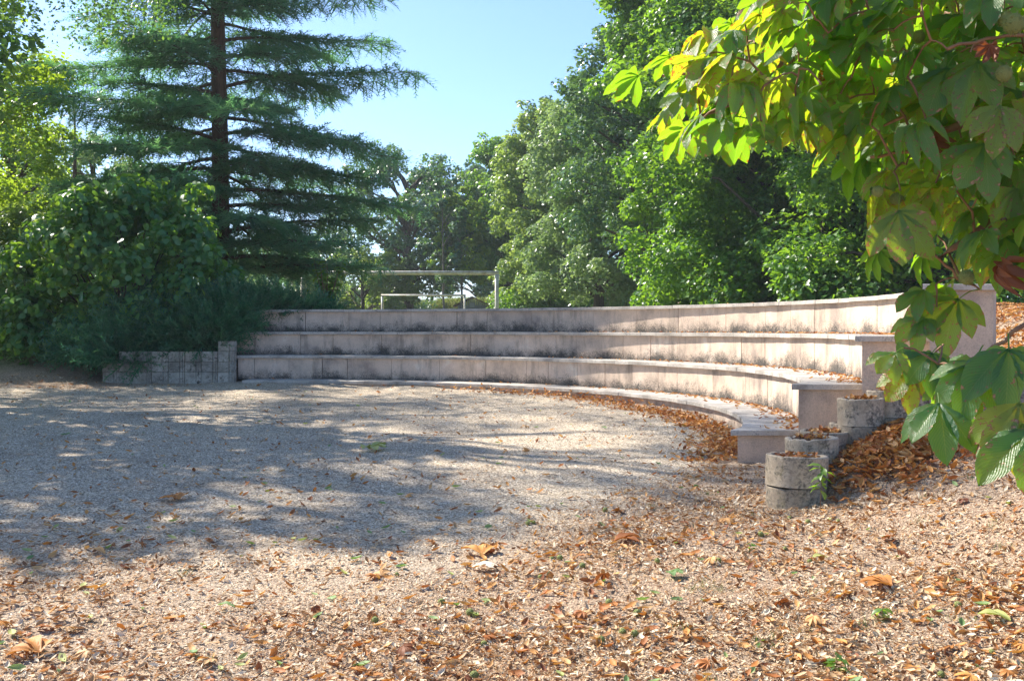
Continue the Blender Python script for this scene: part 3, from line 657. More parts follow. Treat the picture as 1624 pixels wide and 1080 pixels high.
# ------------------------------------------------------------------ large leaved shrub on the left
ROUND = (np.array([[0, -.5, 0], [-.36, -.36, .05], [-.45, .02, .08], [-.25, .34, .05], [0, .58, -.04], [.25, .34, .05], [.45, .02, .08], [.36, -.36, .05], [0, 0, 0]]),
         np.array([[8, i, (i-1) % 8] for i in range(8)]))
def shrub():
    rg = np.random.default_rng(9); x0, y0 = -7.85, 21.9; zg = float(hgt(x0, y0))
    t = empty('leafy_shrub', (x0, y0, zg), 'large dark shrub with broad round leaves left of the juniper', 'shrub')
    C = []; rad = []
    r_ = random.Random(4)
    for i in range(46):
        u = (i+.5)/46; a = i*2.39996; pr = math.sin(PI*(.15+.80*u))**.6; q = r_.choice([.5, .8, .95, 1.05])*2.05*pr
        C.append((x0+q*math.cos(a), y0+.7*q*math.sin(a), zg+.25+3.2*u)); rad.append(r_.uniform(.32, .62))
    for k in range(16): C.append((x0-2.0+r_.uniform(-.5, .9), y0-.5+r_.uniform(-.5, .5), zg+r_.uniform(.2, 1.2))); rad.append(r_.uniform(.3, .45))
    for k in range(9): C.append((x0+r_.uniform(-1.2, 1.9), y0+r_.uniform(-.6, .6), zg+r_.uniform(3.0, 3.75))); rad.append(r_.uniform(.16, .3))
    C = np.array(C); rad = np.array(rad)
    o = foliage('foliage', M['bush'], t, C, rad, 15500, .125, (x0, y0, zg), .35, ROUND, gap=.36, droop=.5)
    # the leaves that stand out at the front are pieces of their own
    me = scatter('leaf', ROUND[0], ROUND[1], np.zeros((1, 3)), np.eye(3)[None], np.array([1.0]), uv=None, rnd=[.5]); me.materials.append(M['bush'])
    me2 = scatter('leaf', ROUND[0]*np.array([.9, 1.05, 2]), ROUND[1], np.zeros((1, 3)), np.eye(3)[None], np.array([1.0]), rnd=[.85]); me2.materials.append(M['bush'])
    w = rad**2; w /= w.sum()
    for k in range(290):
        i = rg.choice(len(C), p=w); d = nrm(rg.normal(size=3)); d[1] = -abs(d[1]); p = C[i]+d*rad[i]*rg.uniform(.95, 1.15)-np.array([x0, y0, zg])
        if p[2] < .1: continue
        Nn = nrm(d*.5+np.array([0, -.25, .5])+rg.normal(size=3)*.35)[None]; fr = frames(Nn, (d*np.array([1, 1, .2])+np.array([0, 0, -.7])+rg.normal(size=3)*.4)[None])[0]
        o = bpy.data.objects.new('leaf', me if k % 3 else me2); COL.objects.link(o); o.parent = t
        from mathutils import Matrix
        o.matrix_local = Matrix.Translation(Vector(p)) @ Matrix(fr.tolist()).to_4x4() @ Matrix.Scale(float(rg.uniform(.12, .165)), 4)
    mb = MB(); branches(mb, [(r_.uniform(-.3, .3), r_.uniform(-.3, .3), -.1) for _ in range(46)], [tuple(c-np.array([x0, y0, zg])) for c in C[:46]], .028, n=5)
    o = mb.build('stems', M['bark'], t, smooth=True); o['kind'] = 'stuff'
shrub()

# small undergrowth at its foot on the far left
broadleaf('green_shrub', 'bright fine leaved shrub at the foot of the large dark one, left edge', 'shrub', -10.0, 21.9, 1.9, 1.9, M['ash'], M['bark'], 9000, .085, .0, 'round', 51, 26, gap=.38, trunk=.03)
broadleaf('green_shrub', 'leafy bush touching the left edge of the picture', 'shrub', -11.9, 25.0, 3.4, 2.6, M['lime'], M['bark'], 12000, .10, .0, 'round', 52, 30, gap=.40, trunk=.04)

# ------------------------------------------------------------------ sapling behind the wall
def leafy_sprig(name, label, cat, loc, h, nleaf, leaf, spread, mat, seed, group=None, stem=.012, low=.25):
    from mathutils import Matrix
    r_ = random.Random(seed); t = empty(name, loc, label, cat, group)
    tv = np.array([[0, 0, 0], [-.26, .3, .03], [-.24, .62, .03], [0, 1.0, -.22], [.24, .62, .03], [.26, .3, .03], [0, .35, -.03], [0, .68, -.07]])
    tf = np.array([[0, 6, 1], [1, 6, 2], [6, 7, 2], [2, 7, 3], [0, 5, 6], [5, 4, 6], [6, 4, 7], [7, 4, 3]])
    mes = []
    for q in (.2, .55, .9):
        m_ = scatter('leaf', tv, tf, np.zeros((1, 3)), np.eye(3)[None], np.array([1.0]), rnd=[q]); m_.materials.append(mat); mes.append(m_)
    mb = MB(); tips = []
    ns = max(1, nleaf//9)
    for i in range(ns):
        a = i*2.4+r_.random(); q = r_.uniform(.2, 1)*spread if ns > 1 else .15*spread; top = Vector((q*math.cos(a), q*math.sin(a), h*r_.uniform(.55, 1.0) if i else h))
        z_ = 0 if ns < 4 else h*low*r_.random(); b = Vector((0, 0, z_-.05)); m1 = b.lerp(top, .5)+Vector((0, 0, .1*h)); mb.tube([b, m1, top], [stem, stem*.7, stem*.25], 5); tips.append((b, m1, top))
    mb.build('stem', M['twig'], t, smooth=True)
    for k in range(nleaf):
        b, m1, top = tips[k % ns]; u = r_.uniform(.35, 1.0); p = b.lerp(m1, u*2) if u < .5 else m1.lerp(top, u*2-1)
        a = r_.uniform(0, 2*PI); dv = np.array([[math.cos(a), math.sin(a), r_.uniform(-.7, .2)]]); fr = frames(np.array([[r_.gauss(0, .4), r_.gauss(0, .4)-.2, 1.0]]), dv)[0]
        fr[:, 1] = nrm(dv[0]); fr[:, 2] = nrm(np.cross(fr[:, 0], fr[:, 1]))
        o = bpy.data.objects.new('leaf', mes[r_.randrange(3)]); COL.objects.link(o); o.parent = t
        o.matrix_local = Matrix.Translation(p) @ Matrix(fr.tolist()).to_4x4() @ Matrix.Scale(leaf*r_.uniform(.7, 1.15), 4)
    return t
sx, sy = (518-812)/F*24.5, 24.5
leafy_sprig('sapling', 'bright backlit sapling standing behind the left end of the wall', 'sapling', (sx, sy, gz1(sx, sy)), 1.75, 170, .20, .55, M['sapling'], 12, stem=.016)

# ------------------------------------------------------------------ goals, hut, corn, far building
def goal(label, px0, px1, ytop, d, r, dpt):
    a = pix(px0, ytop, d); b = pix(px1, ytop, d); zg = float(hgt((a.x+b.x)/2, d)); c = Vector(((a.x+b.x)/2, d, zg)); h = a.z-zg; w = (b.x-a.x)/2
    t = empty('football_goal', c, label, 'goal')
    for s in (-1, 1):
        mb = MB(); mb.tube([(s*w, 0, -.1), (s*w, 0, h-r*.9)], r, 12); mb.build('post', M['white_metal'], t, smooth=True)
        mb = MB(); mb.tube([(s*w, .02, h-r), (s*w, dpt*.35, h-.05), (s*w, dpt, .02)], r*.35, 6); mb.build('net_support', M['white_metal'], t, smooth=True)
    mb = MB(); mb.tube([(-w-r, 0, h), (w+r, 0, h)], r, 12); mb.build('crossbar', M['white_metal'], t, smooth=True)
goal('large white football goal standing behind the seating wall', 480, 788, 433, 40.3, .075, 1.4)
goal('small white football goal beyond the large one', 606, 737, 468.5, 55, .05, 1.1)

def hut():
    d = 74.0; x0 = (724-812)/F*d; x1 = (774-812)/F*d; xm = (x0+x1)/2; zg = float(hgt(xm, d)); w = (x1-x0)/2
    ze = EYE+(HZ-484)/F*d-zg; zr = EYE+(HZ-471.5)/F*d-zg
    t = empty('garden_hut', (xm, d, zg), 'small grey wooden hut with reddish gable roof far beyond the goals', 'hut')
    n = 16
    for i in range(n):
        a = -w+.1+(2*w-.2)*i/n; b = a+(2*w-.2)/n-.04; top = ze+(zr-ze)*(1-abs((a+b)/2)/w)-.06
        mb = MB(); mb.box(a, b, -.02, .02, 0, top); mb.build('plank', M['grey_wood'], t)
    mb = MB(); mb.box(-w+.1, w-.1, .06, 2.4, 0, ze-.02); mb.build('wall', M['grey_wood'], t)
    mb = MB(); mb.box(-.16, .16, -.05, -.025, zr-.72, zr-.38); mb.build('window', M['plaster'], t)
    for s in (-1, 1):
        mb = MB(); v = [(0, -.25, zr), (s*(w+.22), -.25, ze-.12), (s*(w+.22), 2.6, ze-.12), (0, 2.6, zr)]
        v2 = [(a, b, c+.07) for a, b, c in v]; mb.add(v+v2, [(0, 1, 2, 3), (7, 6, 5, 4), (0, 4, 5, 1), (1, 5, 6, 2), (2, 6, 7, 3), (3, 7, 4, 0)]); mb.build('roof_slope', M['roof'], t)
hut()
def farhouse():
    d = 95.0; x0 = (960-812)/F*d; x1 = (1130-812)/F*d; zg = float(hgt(x0, d)); t = empty('farm_building', (x0, d, zg), 'long low pale building with red roof glimpsed between the tree trunks', 'building')
    L = x1-x0; h = EYE+(HZ-474)/F*d-zg
    mb = MB(); mb.box(0, L, 0, 6, -.2, h-.6); mb.build('wall', M['plaster'], t)
    mb = MB(); mb.add([(-.3, -.4, h-.65), (L+.3, -.4, h-.65), (L+.3, 3, h+.5), (-.3, 3, h+.5), (-.3, 6.4, h-.65), (L+.3, 6.4, h-.65)], [(0, 1, 2, 3), (3, 2, 5, 4), (0, 3, 4), (1, 5, 2)]); mb.build('roof', M['roof'], t)
    for k in range(4):
        mb = MB(); mb.box(1+k*2.2, 1.8+k*2.2, -.03, .0, .9, 2.0); mb.build('window', M['core'], t)
farhouse()
def corn():
    rg = np.random.default_rng(15); n = 5200; x = rg.uniform(-10, 5, n); y = rg.uniform(86, 92, n); z = hgt(x, y)
    tv, tf = twigs_template(9, 1, .05, .42, 0, 2)
    fr = frames(np.c_[rg.normal(size=(n, 2)), np.zeros(n)], np.c_[rg.normal(size=(n, 2))*.05, np.ones(n)])
    o = link('corn_field', scatter('corn_field', tv, tf, np.c_[x, y, z], fr, rg.uniform(1.9, 2.5, n)), M['corn']); tag(o, 'strip of tasselled maize beyond the playing field', 'maize', kind='stuff')
corn()
def hedge(label, px0, px1, d, h, mat, seed, n=9000, size=.2):
    x0 = (px0-812)/F*d; x1 = (px1-812)/F*d; zg = float(hgt((x0+x1)/2, d)); rg = np.random.default_rng(seed)
    t = empty('hedge', ((x0+x1)/2, d, zg), label, 'hedge'); k = int(abs(x1-x0)/.8)+2
    C = np.c_[np.linspace(x0, x1, k), d+rg.uniform(-.5, .5, k), zg+rg.uniform(.4, .75, k)*h]; foliage('foliage', mat, t, np.r_[C, C+[0, 0, -h*.35]], np.r_[rg.uniform(.4, .6, k), rg.uniform(.4, .6, k)]*h, n, size, (t.location.x, d, zg), gap=.3)
hedge('dark hedge line behind the oak trunk', 560, 668, 80, 2.6, M['oak'], 61)
hedge('light green hedge along the far side of the lawn, seen under the cedar', 330, 470, 66, 2.6, M['lime'], 62, 9000)
hedge('undergrowth below the row of trees right of the goal', 800, 1000, 58, 2.2, M['maple'], 63, 12000, .18)
hedge('undergrowth behind the maples at the right edge', 1380, 1760, 33, 2.4, M['oak'], 64, 16000, .16)
hedge('sunlit hedge behind the shrub at the far left', -60, 130, 45, 2.8, M['yellow'], 65, 12000, .16)
hedge('distant belt of trees closing the horizon on the left', -200, 600, 150, 8, M['oak'], 66, 26000, .5)
hedge('distant belt of trees closing the horizon behind the row', 800, 1900, 130, 9, M['oak'], 67, 26000, .5)

# ------------------------------------------------------------------ gravel, litter and fallen leaves
RNG = np.random.default_rng(77)
def sample_ground(n, ymin=3.9, ymax=20.5, pw=1.7, xm=.53):
    """points in the part of the ground in view, denser near the viewer"""
    u = RNG.random(n); a = 1-pw; y = (ymin**a+(ymax**a-ymin**a)*u)**(1/a); x = RNG.uniform(-xm, xm, n)*y
    return x, y
def free(x, y, inside=.02):
    """not inside the seating or the planters"""
    r = np.hypot(x-CX, y-CY); th = np.arctan2(y-CY, x-CX)
    ok = ~((r > R0-inside) & (y > 10.1) & (x > -6) & (y < 24))
    ok &= ~((x > 2.3) & (y > 9.5) & (x < 4.4) & (y < 10.5)); ok &= ~((x > 3.05) & (y > 9.55) & (x < 4.35) & (y < 10.5)); ok &= ~((x > 3.5) & (y > 9.2) & (x < 4.3))
    ok &= ~((x > 2.0) & (x < 3.2) & (y > 10.1) & (y < 12))
    for p in POTS: ok &= np.hypot(x-p[0], y-p[1]) > p[2]+.01
    ok &= ~((y > 20.2) & (x < -5) & (x > -7.9))
    return ok
def lay(name, x, y, tpl, size, mat, label, cat, tilt=.25, lift=.004, z=None):
    n = len(x); zz = gz(x, y) if z is None else z
    nn = np.c_[RNG.normal(size=(n, 2))*tilt, np.ones(n)]
    me = scatter(name, tpl[0], tpl[1], np.c_[x, y, zz+lift], frames(nn), size)
    o = link(name, me, mat); tag(o, label, cat, kind='stuff'); return o
PEB = (np.array([[-.5, -.3, -.25], [.35, -.5, -.25], [.55, .3, -.25], [-.3, .5, -.25], [.02, -.03, .34]]), np.array([[0, 1, 4], [1, 2, 4], [2, 3, 4], [3, 0, 4]]))
x, y = sample_ground(110000, pw=1.5); k = free(x, y) & (litter_amount(x, y) < .25+.9*RNG.random(len(x))) & (np.hypot(x-CX, y-CY) < 20); x, y = x[k], y[k]
lay('gravel', x, y, PEB, RNG.uniform(.004, .012, len(x))*np.clip(y/7, .8, 1.8), M['pebble'], 'loose grey gravel on the arena floor', 'gravel', .35, .001)
# crumbs: shreds of dry leaf, bark and straw
CR = (np.array([[-.10, -.5, .03], [.16, -.36, 0], [.10, .5, .08], [-.13, .3, .0]]), np.array([[0, 1, 2], [0, 2, 3]]))
x, y = sample_ground(430000, pw=1.7); la = litter_amount(x, y); nz = fbm(np.c_[x, y], 2.2, 3)
k = free(x, y) & (RNG.random(len(x)) < np.clip(la*2.2*(nz-.2), .04, 1)); x, y = x[k], y[k]; print('crumbs', len(x))
lay('leaf_litter', x, y, CR, RNG.uniform(.008, .023, len(x))*RNG.choice([.6, .8, 1, 2.0], len(x), p=[.35, .3, .25, .10])*np.clip(y/5.5, 1, 1.8), M['litter'], 'carpet of crumbled dry leaves and straw', 'leaf litter', .5, .008)
# curled brown leaflets
CURL = (np.array([[0, -.5, .12], [-.17, -.2, .13], [0, -.2, .0], [.17, -.2, .16], [-.2, .15, .16], [0, .15, .02], [.2, .15, .12], [0, .5, .15]]),
        np.array([[0, 2, 1], [0, 3, 2], [1, 2, 5], [1, 5, 4], [2, 3, 6], [2, 6, 5], [4, 5, 7], [5, 6, 7]]))
x, y = sample_ground(15000, pw=1.3); la = litter_amount(x, y); nz = fbm(np.c_[x, y]+9, 1.3, 3); r = np.hypot(x-CX, y-CY)
drift = np.exp(-((r-7.12)/.22)**2)*(y > 9.3)*sm(-3, 2, x)
prob = np.clip(.15+la*(sm(.47, .66, nz)*.75+.05)*sm(2.5, 6, y)+drift*.8, 0, 1)*(1-.62*(1-sm(5.2, 8, y))*(x < 2.2))
k = free(x, y) & (RNG.random(len(x)) < prob); x, y = x[k], y[k]; print('leaflets', len(x))
lay('fallen_leaves', x, y, CURL, RNG.uniform(.025, .085, len(x)), M['leaf_fall'], 'curled orange brown leaves scattered over gravel and bank', 'fallen leaves', .45, .012)
x, y = sample_ground(30000, pw=1.5); la = litter_amount(x, y); nz = fbm(np.c_[x, y]+33, 1.6, 3); k = free(x, y) & (RNG.random(len(x)) < la*(.15+.85*sm(.35, .65, nz))); x, y = x[k], y[k]
lay('straw_leaves', x, y, CURL, RNG.uniform(.02, .06, len(x)), M['litter'], 'torn straw coloured leaf pieces lying on the crumbs', 'leaf litter', .5, .012)
# drift heaped against the lowest bench and beside the planters
th = RNG.uniform(R(-19), R(75), 3800); th = th[RNG.random(3800) < sm(R(72), R(-5), th)]; rr = 7.33-np.abs(RNG.normal(0, .26, len(th))); x = CX+rr*np.cos(th); y = CY+rr*np.sin(th)
z = gz(x, y)+np.maximum(0, .10-(7.33-rr)*.35)*RNG.random(len(x)); k = y > 9.5
lay('leaf_drift', x[k], y[k], CURL, RNG.uniform(.025, .09, k.sum()), M['leaf_fall'], 'drift of brown leaves heaped along the lowest bench', 'fallen leaves', .6, .012, z[k])
x = RNG.normal(2.95, .33, 2600); y = RNG.normal(8.75, .42, 2600); k = free(x, y) & (x > 2.3); x, y = x[k], y[k]
lay('leaf_pile', x, y, CURL, RNG.uniform(.05, .11, len(x)), M['leaf_fall'], 'thick pile of brown leaves right of the planters', 'fallen leaves', .6, .012, gz(x, y)+RNG.random(len(x))*.05)
# the bank beyond the last end wall
RB = np.random.default_rng(19); x = RB.uniform(4.2, 10, 60000); y = RB.uniform(9.2, 25, 60000); k = (x > .36*y) & (x < .56*y+.3) & (np.hypot(x-CX, y-CY) > 9.75); x, y = x[k], y[k]; m_ = len(x)//4
lay('bank_crumbs', x[m_:], y[m_:], CR, RB.uniform(.03, .07, len(x)-m_), M['litter'], 'dry crumbs covering the bank behind the highest end wall', 'leaf litter', .5, .01)
lay('bank_leaves', x[:m_], y[:m_], CURL, RB.uniform(.05, .11, m_), M['leaf_fall'], 'brown leaves covering the bank behind the highest end wall', 'fallen leaves', .5, .014)
# green and yellow leaves
x, y = sample_ground(240, pw=1.3); k = free(x, y); x, y = x[k], y[k]
lay('green_leaves', x, y, CURL, RNG.uniform(.045, .09, len(x)), M['greenfall'], 'few fallen leaves still pale green or yellow', 'fallen leaves', .25, .012)
# leaves lying on the benches
X_, Y_, Z_ = [], [], []
for k in range(4):
    n = [900, 700, 600, 90][k]; th = RNG.uniform(R(-18), R(92), n); th = th[RNG.random(n) < .05+.95*sm(R(60), R(0), th)]
    rr = R0+STEP*k+.055+STEP*(1-np.abs(RNG.normal(0, .28, len(th)))); ok = (rr > R0+STEP*k+.02) & (rr < R0+STEP*(k+1)+(.03 if k < 3 else -.12)); th, rr = th[ok], rr[ok]
    X_.append(CX+rr*np.cos(th)); Y_.append(CY+rr*np.sin(th)); Z_.append(np.full(len(th), ZT[k]))
x, y, z = map(np.concatenate, (X_, Y_, Z_)); k = y > 9.75; x, y, z = x[k], y[k], z[k]
lay('bench_leaves', x, y, CURL, RNG.uniform(.03, .085, len(x)), M['leaf_fall'], 'dry leaves lying on the stone benches', 'fallen leaves', .35, .006, z)
xx, yy, zz = [], [], []
for p in POTS:
    n = 55; a = RNG.uniform(0, 2*PI, n); q = (p[2]-.07)*np.sqrt(RNG.random(n)); xx.append(p[0]+q*np.cos(a)); yy.append(p[1]+q*np.sin(a)); zz.append(p[3]-p[6]+.01+.03*RNG.random(n))
lay('planter_leaves', *map(np.concatenate, (xx, yy)), CURL, RNG.uniform(.03, .085, 55*len(POTS)), M['leaf_fall'], 'dry leaves and twigs caught in the planters', 'fallen leaves', .6, .0, np.concatenate(zz))
# twigs
mb = MB()
x, y = sample_ground(700, pw=1.5); k = free(x, y) & (RNG.random(len(x)) < .25+litter_amount(x, y)); x, y = x[k], y[k]; z = gz(x, y)
for a, b, c in zip(x, y, z):
    L = rn.uniform(.03, .16); t = rn.uniform(0, PI); d = Vector((math.cos(t)*L, math.sin(t)*L, rn.uniform(-.01, .02))); m_ = Vector((rn.uniform(-.1, .1)*L, rn.uniform(-.1, .1)*L, .01))
    p = Vector((a, b, c+.012)); mb.tube([p-d/2, p+m_, p+d/2], [.0022, .002, .0012], 4)
tag(mb.build('twig_litter', M['bark']), 'thin fallen twigs in the litter', 'twigs', kind='stuff')
# grass blades in tufts
GB = (np.array([[-.04, 0, 0], [.04, 0, 0], [.0, .25, .95]]), np.array([[0, 1, 2]]))
c = [(pix(a, b, 1), 0) for a, b in ()]; cx_, cy_ = sample_ground(130, pw=1.8); k = (litter_amount(cx_, cy_) > .5) & free(cx_, cy_) & ((cx_ > .6) | (RNG.random(130) < .25)); cx_, cy_ = cx_[k], cy_[k]
x = np.repeat(cx_, 26)+RNG.normal(0, .035, 26*len(cx_)); y = np.repeat(cy_, 26)+RNG.normal(0, .035, 26*len(cx_))
lay('grass', x, y, GB, RNG.uniform(.02, .055, len(x)), M['grass'], 'sparse blades of grass among the litter', 'grass', .5, .0)
n = 42000; x = RNG.uniform(-13, -8.4, n); y = RNG.uniform(21.5, 38, n); k = (RNG.random(n) < sm(-8.4, -9.2, x)); x, y = x[k], y[k]
lay('lawn_grass', x, y, GB, RNG.uniform(.05, .11, len(x)), M['grass'], 'short dry lawn beyond the shrub', 'grass', .5, .0)

# ------------------------------------------------------------------ husks
def husk_mesh(seed):
    r_ = random.Random(seed); V = []; Fc = []; nu, nv = 12, 8
    for j in range(nv+1):
        for i in range(nu):
            a = 2*PI*i/nu; b = PI*j/nv; q = 1+r_.uniform(-.03, .03); V.append((math.sin(b)*math.cos(a)*q, math.sin(b)*math.sin(a)*q, math.cos(b)*q))
    for j in range(nv):
        for i in range(nu): Fc.append((j*nu+i, (j+1)*nu+i, (j+1)*nu+(i+1) % nu, j*nu+(i+1) % nu))
    for _ in range(46):
        d = Vector((r_.gauss(0, 1), r_.gauss(0, 1), r_.gauss(0, 1))).normalized(); a = d.orthogonal().normalized()*.10; c_ = d.cross(a); b = len(V)
        V += [tuple(d*.95+a), tuple(d*.95-a*.5+c_*.8), tuple(d*.95-a*.5-c_*.8), tuple(d*1.28)]; Fc += [(b, b+1, b+3), (b+1, b+2, b+3), (b+2, b, b+3)]
    me = bpy.data.meshes.new('husk'); me.from_pydata(V, [], Fc); me.materials.append(M['husk']); me.update(); return me
HM = [husk_mesh(i) for i in range(3)]
hp = [(837,828),(847,826),(875,885),(888,883),(924,896),(857,910),(753,973),(745,970),(752,1070),(938,998),(988,1001),(1007,1004),(954,1013),(966,954),(1043,888),(1140,888),(594,982),(767,1019),(960,808),(629,908),(700,954),(1011,971),(1253,820),(1282,826),(1246,868),(1207,846),(1521,800),(1575,810),(1285,888),(1118,1050),(1495,1068),(772,955),(1330,822),(1450,745)]
for i, (a, b) in enumerate(hp):
    d = 6.0
    for _ in range(12): d = (EYE-gz1((a-812)/F*d, d)-.02)*F/(b-HZ)
    s = rn.uniform(.012, .02); o = link('chestnut_husk', HM[i % 3], None, None, ((a-812)/F*d, d, gz1((a-812)/F*d, d)+s*.8)); o.scale = (s, s, s*.95); o.rotation_euler = (rn.random()*6, rn.random()*6, 0)
    near = {0: 'left one of two green husks touching at the edge of the shade', 1: 'right one of two green husks touching at the edge of the shade', 2: 'left husk of the pair right of the curled orange leaf', 3: 'right husk of the pair right of the curled orange leaf', 26: 'green husk beneath the low hanging leaves on the bank', 27: 'green husk at the right edge of the picture on the bank',
            22: 'green husk just in front of the stacked planter', 16: 'green husk alone at the left of the foreground', 29: 'green husk at the bottom edge right of the middle', 30: 'green husk nearest the bottom right corner', 8: 'green husk at the bottom edge, the nearest in the middle', 33: 'green husk on the bank farthest up behind the leaf pile'}.get(i, 'small green spiky chestnut husk lying in the litter')
    tag(o, near, 'chestnut husk', 'green chestnut husks on the ground')

# whole dead leaves, five to seven leaflets
# larger single leaves that catch the eye
def big_leaf(a, b, size, mat, label, seed, nleaf=1):
    d = 7.0
    for _ in range(14): d = (EYE-gz1((a-812)/F*d, d)-.02)*F/(b-HZ)
    p = Vector(((a-812)/F*d, d, gz1((a-812)/F*d, d)+.02)); r_ = random.Random(seed); V = []; T_ = []
    for q in range(nleaf):
        ang = (q-(nleaf-1)/2)*.65+r_.uniform(-.1, .1); L = size*r_.uniform(.75, 1); cu = r_.uniform(.15, .5); b0 = len(V); nn = 9
        for i in range(nn):
            u = i/(nn-1); w = .5*math.sin(PI*min(1, u**1.4*.95+.03))**.8*L*.42+.002; z = .12*L*math.sin(u*PI)+cu*L*.25*u*u
            for s in (-1, -.5, 0, .5, 1):
                lx = s*w*(1+.06*r_.uniform(-1, 1)); ly = u*L; zz_ = z+abs(s)*w*cu*1.2+r_.uniform(-.004, .004)
                V.append((lx*math.cos(ang)+ly*math.sin(ang), ly*math.cos(ang)-lx*math.sin(ang), zz_))
        T_ += [[b0+i*5+j, b0+i*5+j+1, b0+(i+1)*5+j+1, b0+(i+1)*5+j] for i in range(nn-1) for j in range(4)]
    o = link('fallen_leaf', mesh_np('fallen_leaf', V, T_, np.full(len(V), r_.random()), smooth=True), mat, None, p); o.rotation_euler = (0, 0, r_.uniform(0, 6.28))
    tag(o, label, 'fallen leaf', 'single large leaves on the gravel')
big_leaf(765, 880, .17, M['leaf_fall'], 'curled orange brown leaf just above the yellow one near the middle foreground', 1, 3)
big_leaf(748, 900, .15, M['litter'], 'yellow ochre leaf below the orange one in the middle foreground', 2, 2)
big_leaf(1312, 884, .12, M['greenfall'], 'bright yellow leaf right of the middle on the bank litter', 3, 1)
big_leaf(283, 792, .20, M['leaf_fall'], 'dark brown fan shaped dead leaf on the shaded gravel', 4, 4)
big_leaf(585, 712, .26, M['greenfall'], 'fresh green fallen leaf cluster in the middle of the arena', 5, 5)
big_leaf(165, 878, .14, M['leaf_fall'], 'rolled ochre leaf on the sunlit gravel at left', 6, 1)
big_leaf(60, 1036, .17, M['leaf_fall'], 'crumpled orange leaf heap at the bottom left corner', 7, 4)
big_leaf(975, 858, .20, M['leaf_fall'], 'large curled rust coloured leaf right of the two husks', 8, 3)
big_leaf(1059, 908, .12, M['greenfall'], 'pale green leaf lying on the litter right of centre', 9, 3)
big_leaf(1415, 930, .18, M['leaf_fall'], 'rusty leaf on bare soil in the right foreground', 10, 4)
big_leaf(482, 996, .09, M['leaf_fall'], 'small orange leaf in the left foreground', 11, 1)
big_leaf(372, 963, .10, M['greenfall'], 'pale green striped leaflet in the left foreground', 12, 1)
big_leaf(1605, 985, .16, M['greenfall'], 'yellow green leaf at the right edge of the foreground', 13, 2)

# weeds
def weed(a, b, h, nl, leaf, label, seed, d=None, mat='sapling'):
    if d is None:
        d = 7.0
        for _ in range(14): d = (EYE-gz1((a-812)/F*d, d))*F/(b-HZ)
    x = (a-812)/F*d; leafy_sprig('weed', label, 'weed', (x, d, gz1(x, d)), h, nl, leaf, .07, M[mat], seed, 'weeds growing in the litter', .003)
weed(1302, 790, .34, 16, .10, 'green weed growing against the right side of the front planter', 1)
weed(1190, 905-30, .05, 8, .04, 'tiny green weed left of the front planter foot', 2)
weed(1325, 1065, .07, 9, .07, 'small weed with upright leaves in the right foreground', 3)
weed(1500, 765, .05, 16, .04, 'low bright green weed patch on the bank under the hanging leaves', 4)
weed(1110, 655, .10, 8, .06, 'weed on the leaf drift below the lowest bench', 5)
weed(1400, 985, .07, 8, .06, 'weed between rusty leaves in the right foreground', 6)
weed(1205, 1030, .05, 8, .045, 'weed sprouting near the bottom edge right of the middle', 7)

# ------------------------------------------------------------------ the horse chestnut reaching in from the right
from mathutils import Matrix
RNG = np.random.default_rng(5)
def chestnut_leaf_mesh(seed, curl=0.0):
    r_ = random.Random(seed); V = []; U = []; Fc = []
    nl = r_.choice([5, 7, 7, 7]); hub = np.array([0, .42, .03]); pw = .012
    # stalk
    for i in range(5):
        u = i/4; c = hub*u+np.array([0, 0, .05*math.sin(PI*u)])
        for s in range(4): a = PI/2*s; V.append(c+np.array([math.cos(a)*pw, 0, math.sin(a)*pw])); U.append((0, .5))
    Fc += [(i*4+s, i*4+(s+1) % 4, (i+1)*4+(s+1) % 4, (i+1)*4+s) for i in range(4) for s in range(4)]
    na, nc = 12, 6
    for q in range(nl):
        k = q-(nl-1)/2; ang = k*R(33)*r_.uniform(.9, 1.1)+r_.uniform(-.06, .06); L = (1-.055*k*k)*r_.uniform(.88, 1.06); dr = r_.uniform(.05, .6)+.10*abs(k)
        fold = r_.uniform(.08, .38); tw = r_.uniform(-.6, .6); b0 = len(V); wav = r_.uniform(.6, 1.4)
        ca, sa = math.cos(ang), math.sin(ang); asym = r_.uniform(-.1, .1)
        for i in range(na+1):
            u = i/na; w = .215*L*(math.sin(PI*min(1, (u**1.55)*.985+.012))**.75)+.004
            if i == na: w = .002
            z = -dr*L*u*u+(-curl*L*max(0, u-.45)**1.6*1.6)
            for j in range(nc+1):
                s = j/nc*2-1; ww = w*(1+asym*s)*(1+(.035*(-1)**i if abs(s) == 1 else 0))
                lx = s*ww; ly = L*u*(1-.10*dr)+.05*abs(s)*0; zz = z+fold*abs(s)*w+tw*s*w*u+.012*wav*math.sin(u*26+s*2)*abs(s)+curl*.5*w*s*s
                V.append(hub+np.array([lx*ca+ly*sa, ly*ca-lx*sa, zz])); U.append((s, u))
        Fc += [(b0+i*(nc+1)+j, b0+i*(nc+1)+j+1, b0+(i+1)*(nc+1)+j+1, b0+(i+1)*(nc+1)+j) for i in range(na) for j in range(nc)]
    me = mesh_np('leaf', np.array(V), np.array(Fc), None, np.array(U), True); me.materials.append(M['chestnut']); return me
LM = [chestnut_leaf_mesh(s, (0, 0, 0, .25, .5, 0, 0, .15, 0, .9)[s]) for s in range(10)]
tree = empty('chestnut_tree', (5.2, 3.4, gz1(5.2, 3.4)), 'horse chestnut reaching in from the right with large backlit leaves spotted brown', 'chestnut tree')
TL = Vector(tree.location)
hubs = []
def inside(p, poly):
    c = False; x, y = p
    for i in range(len(poly)):
        (x1, y1), (x2, y2) = poly[i-1], poly[i]
        if (y1 > y) != (y2 > y) and x < (x2-x1)*(y-y1)/(y2-y1)+x1: c = not c
    return c
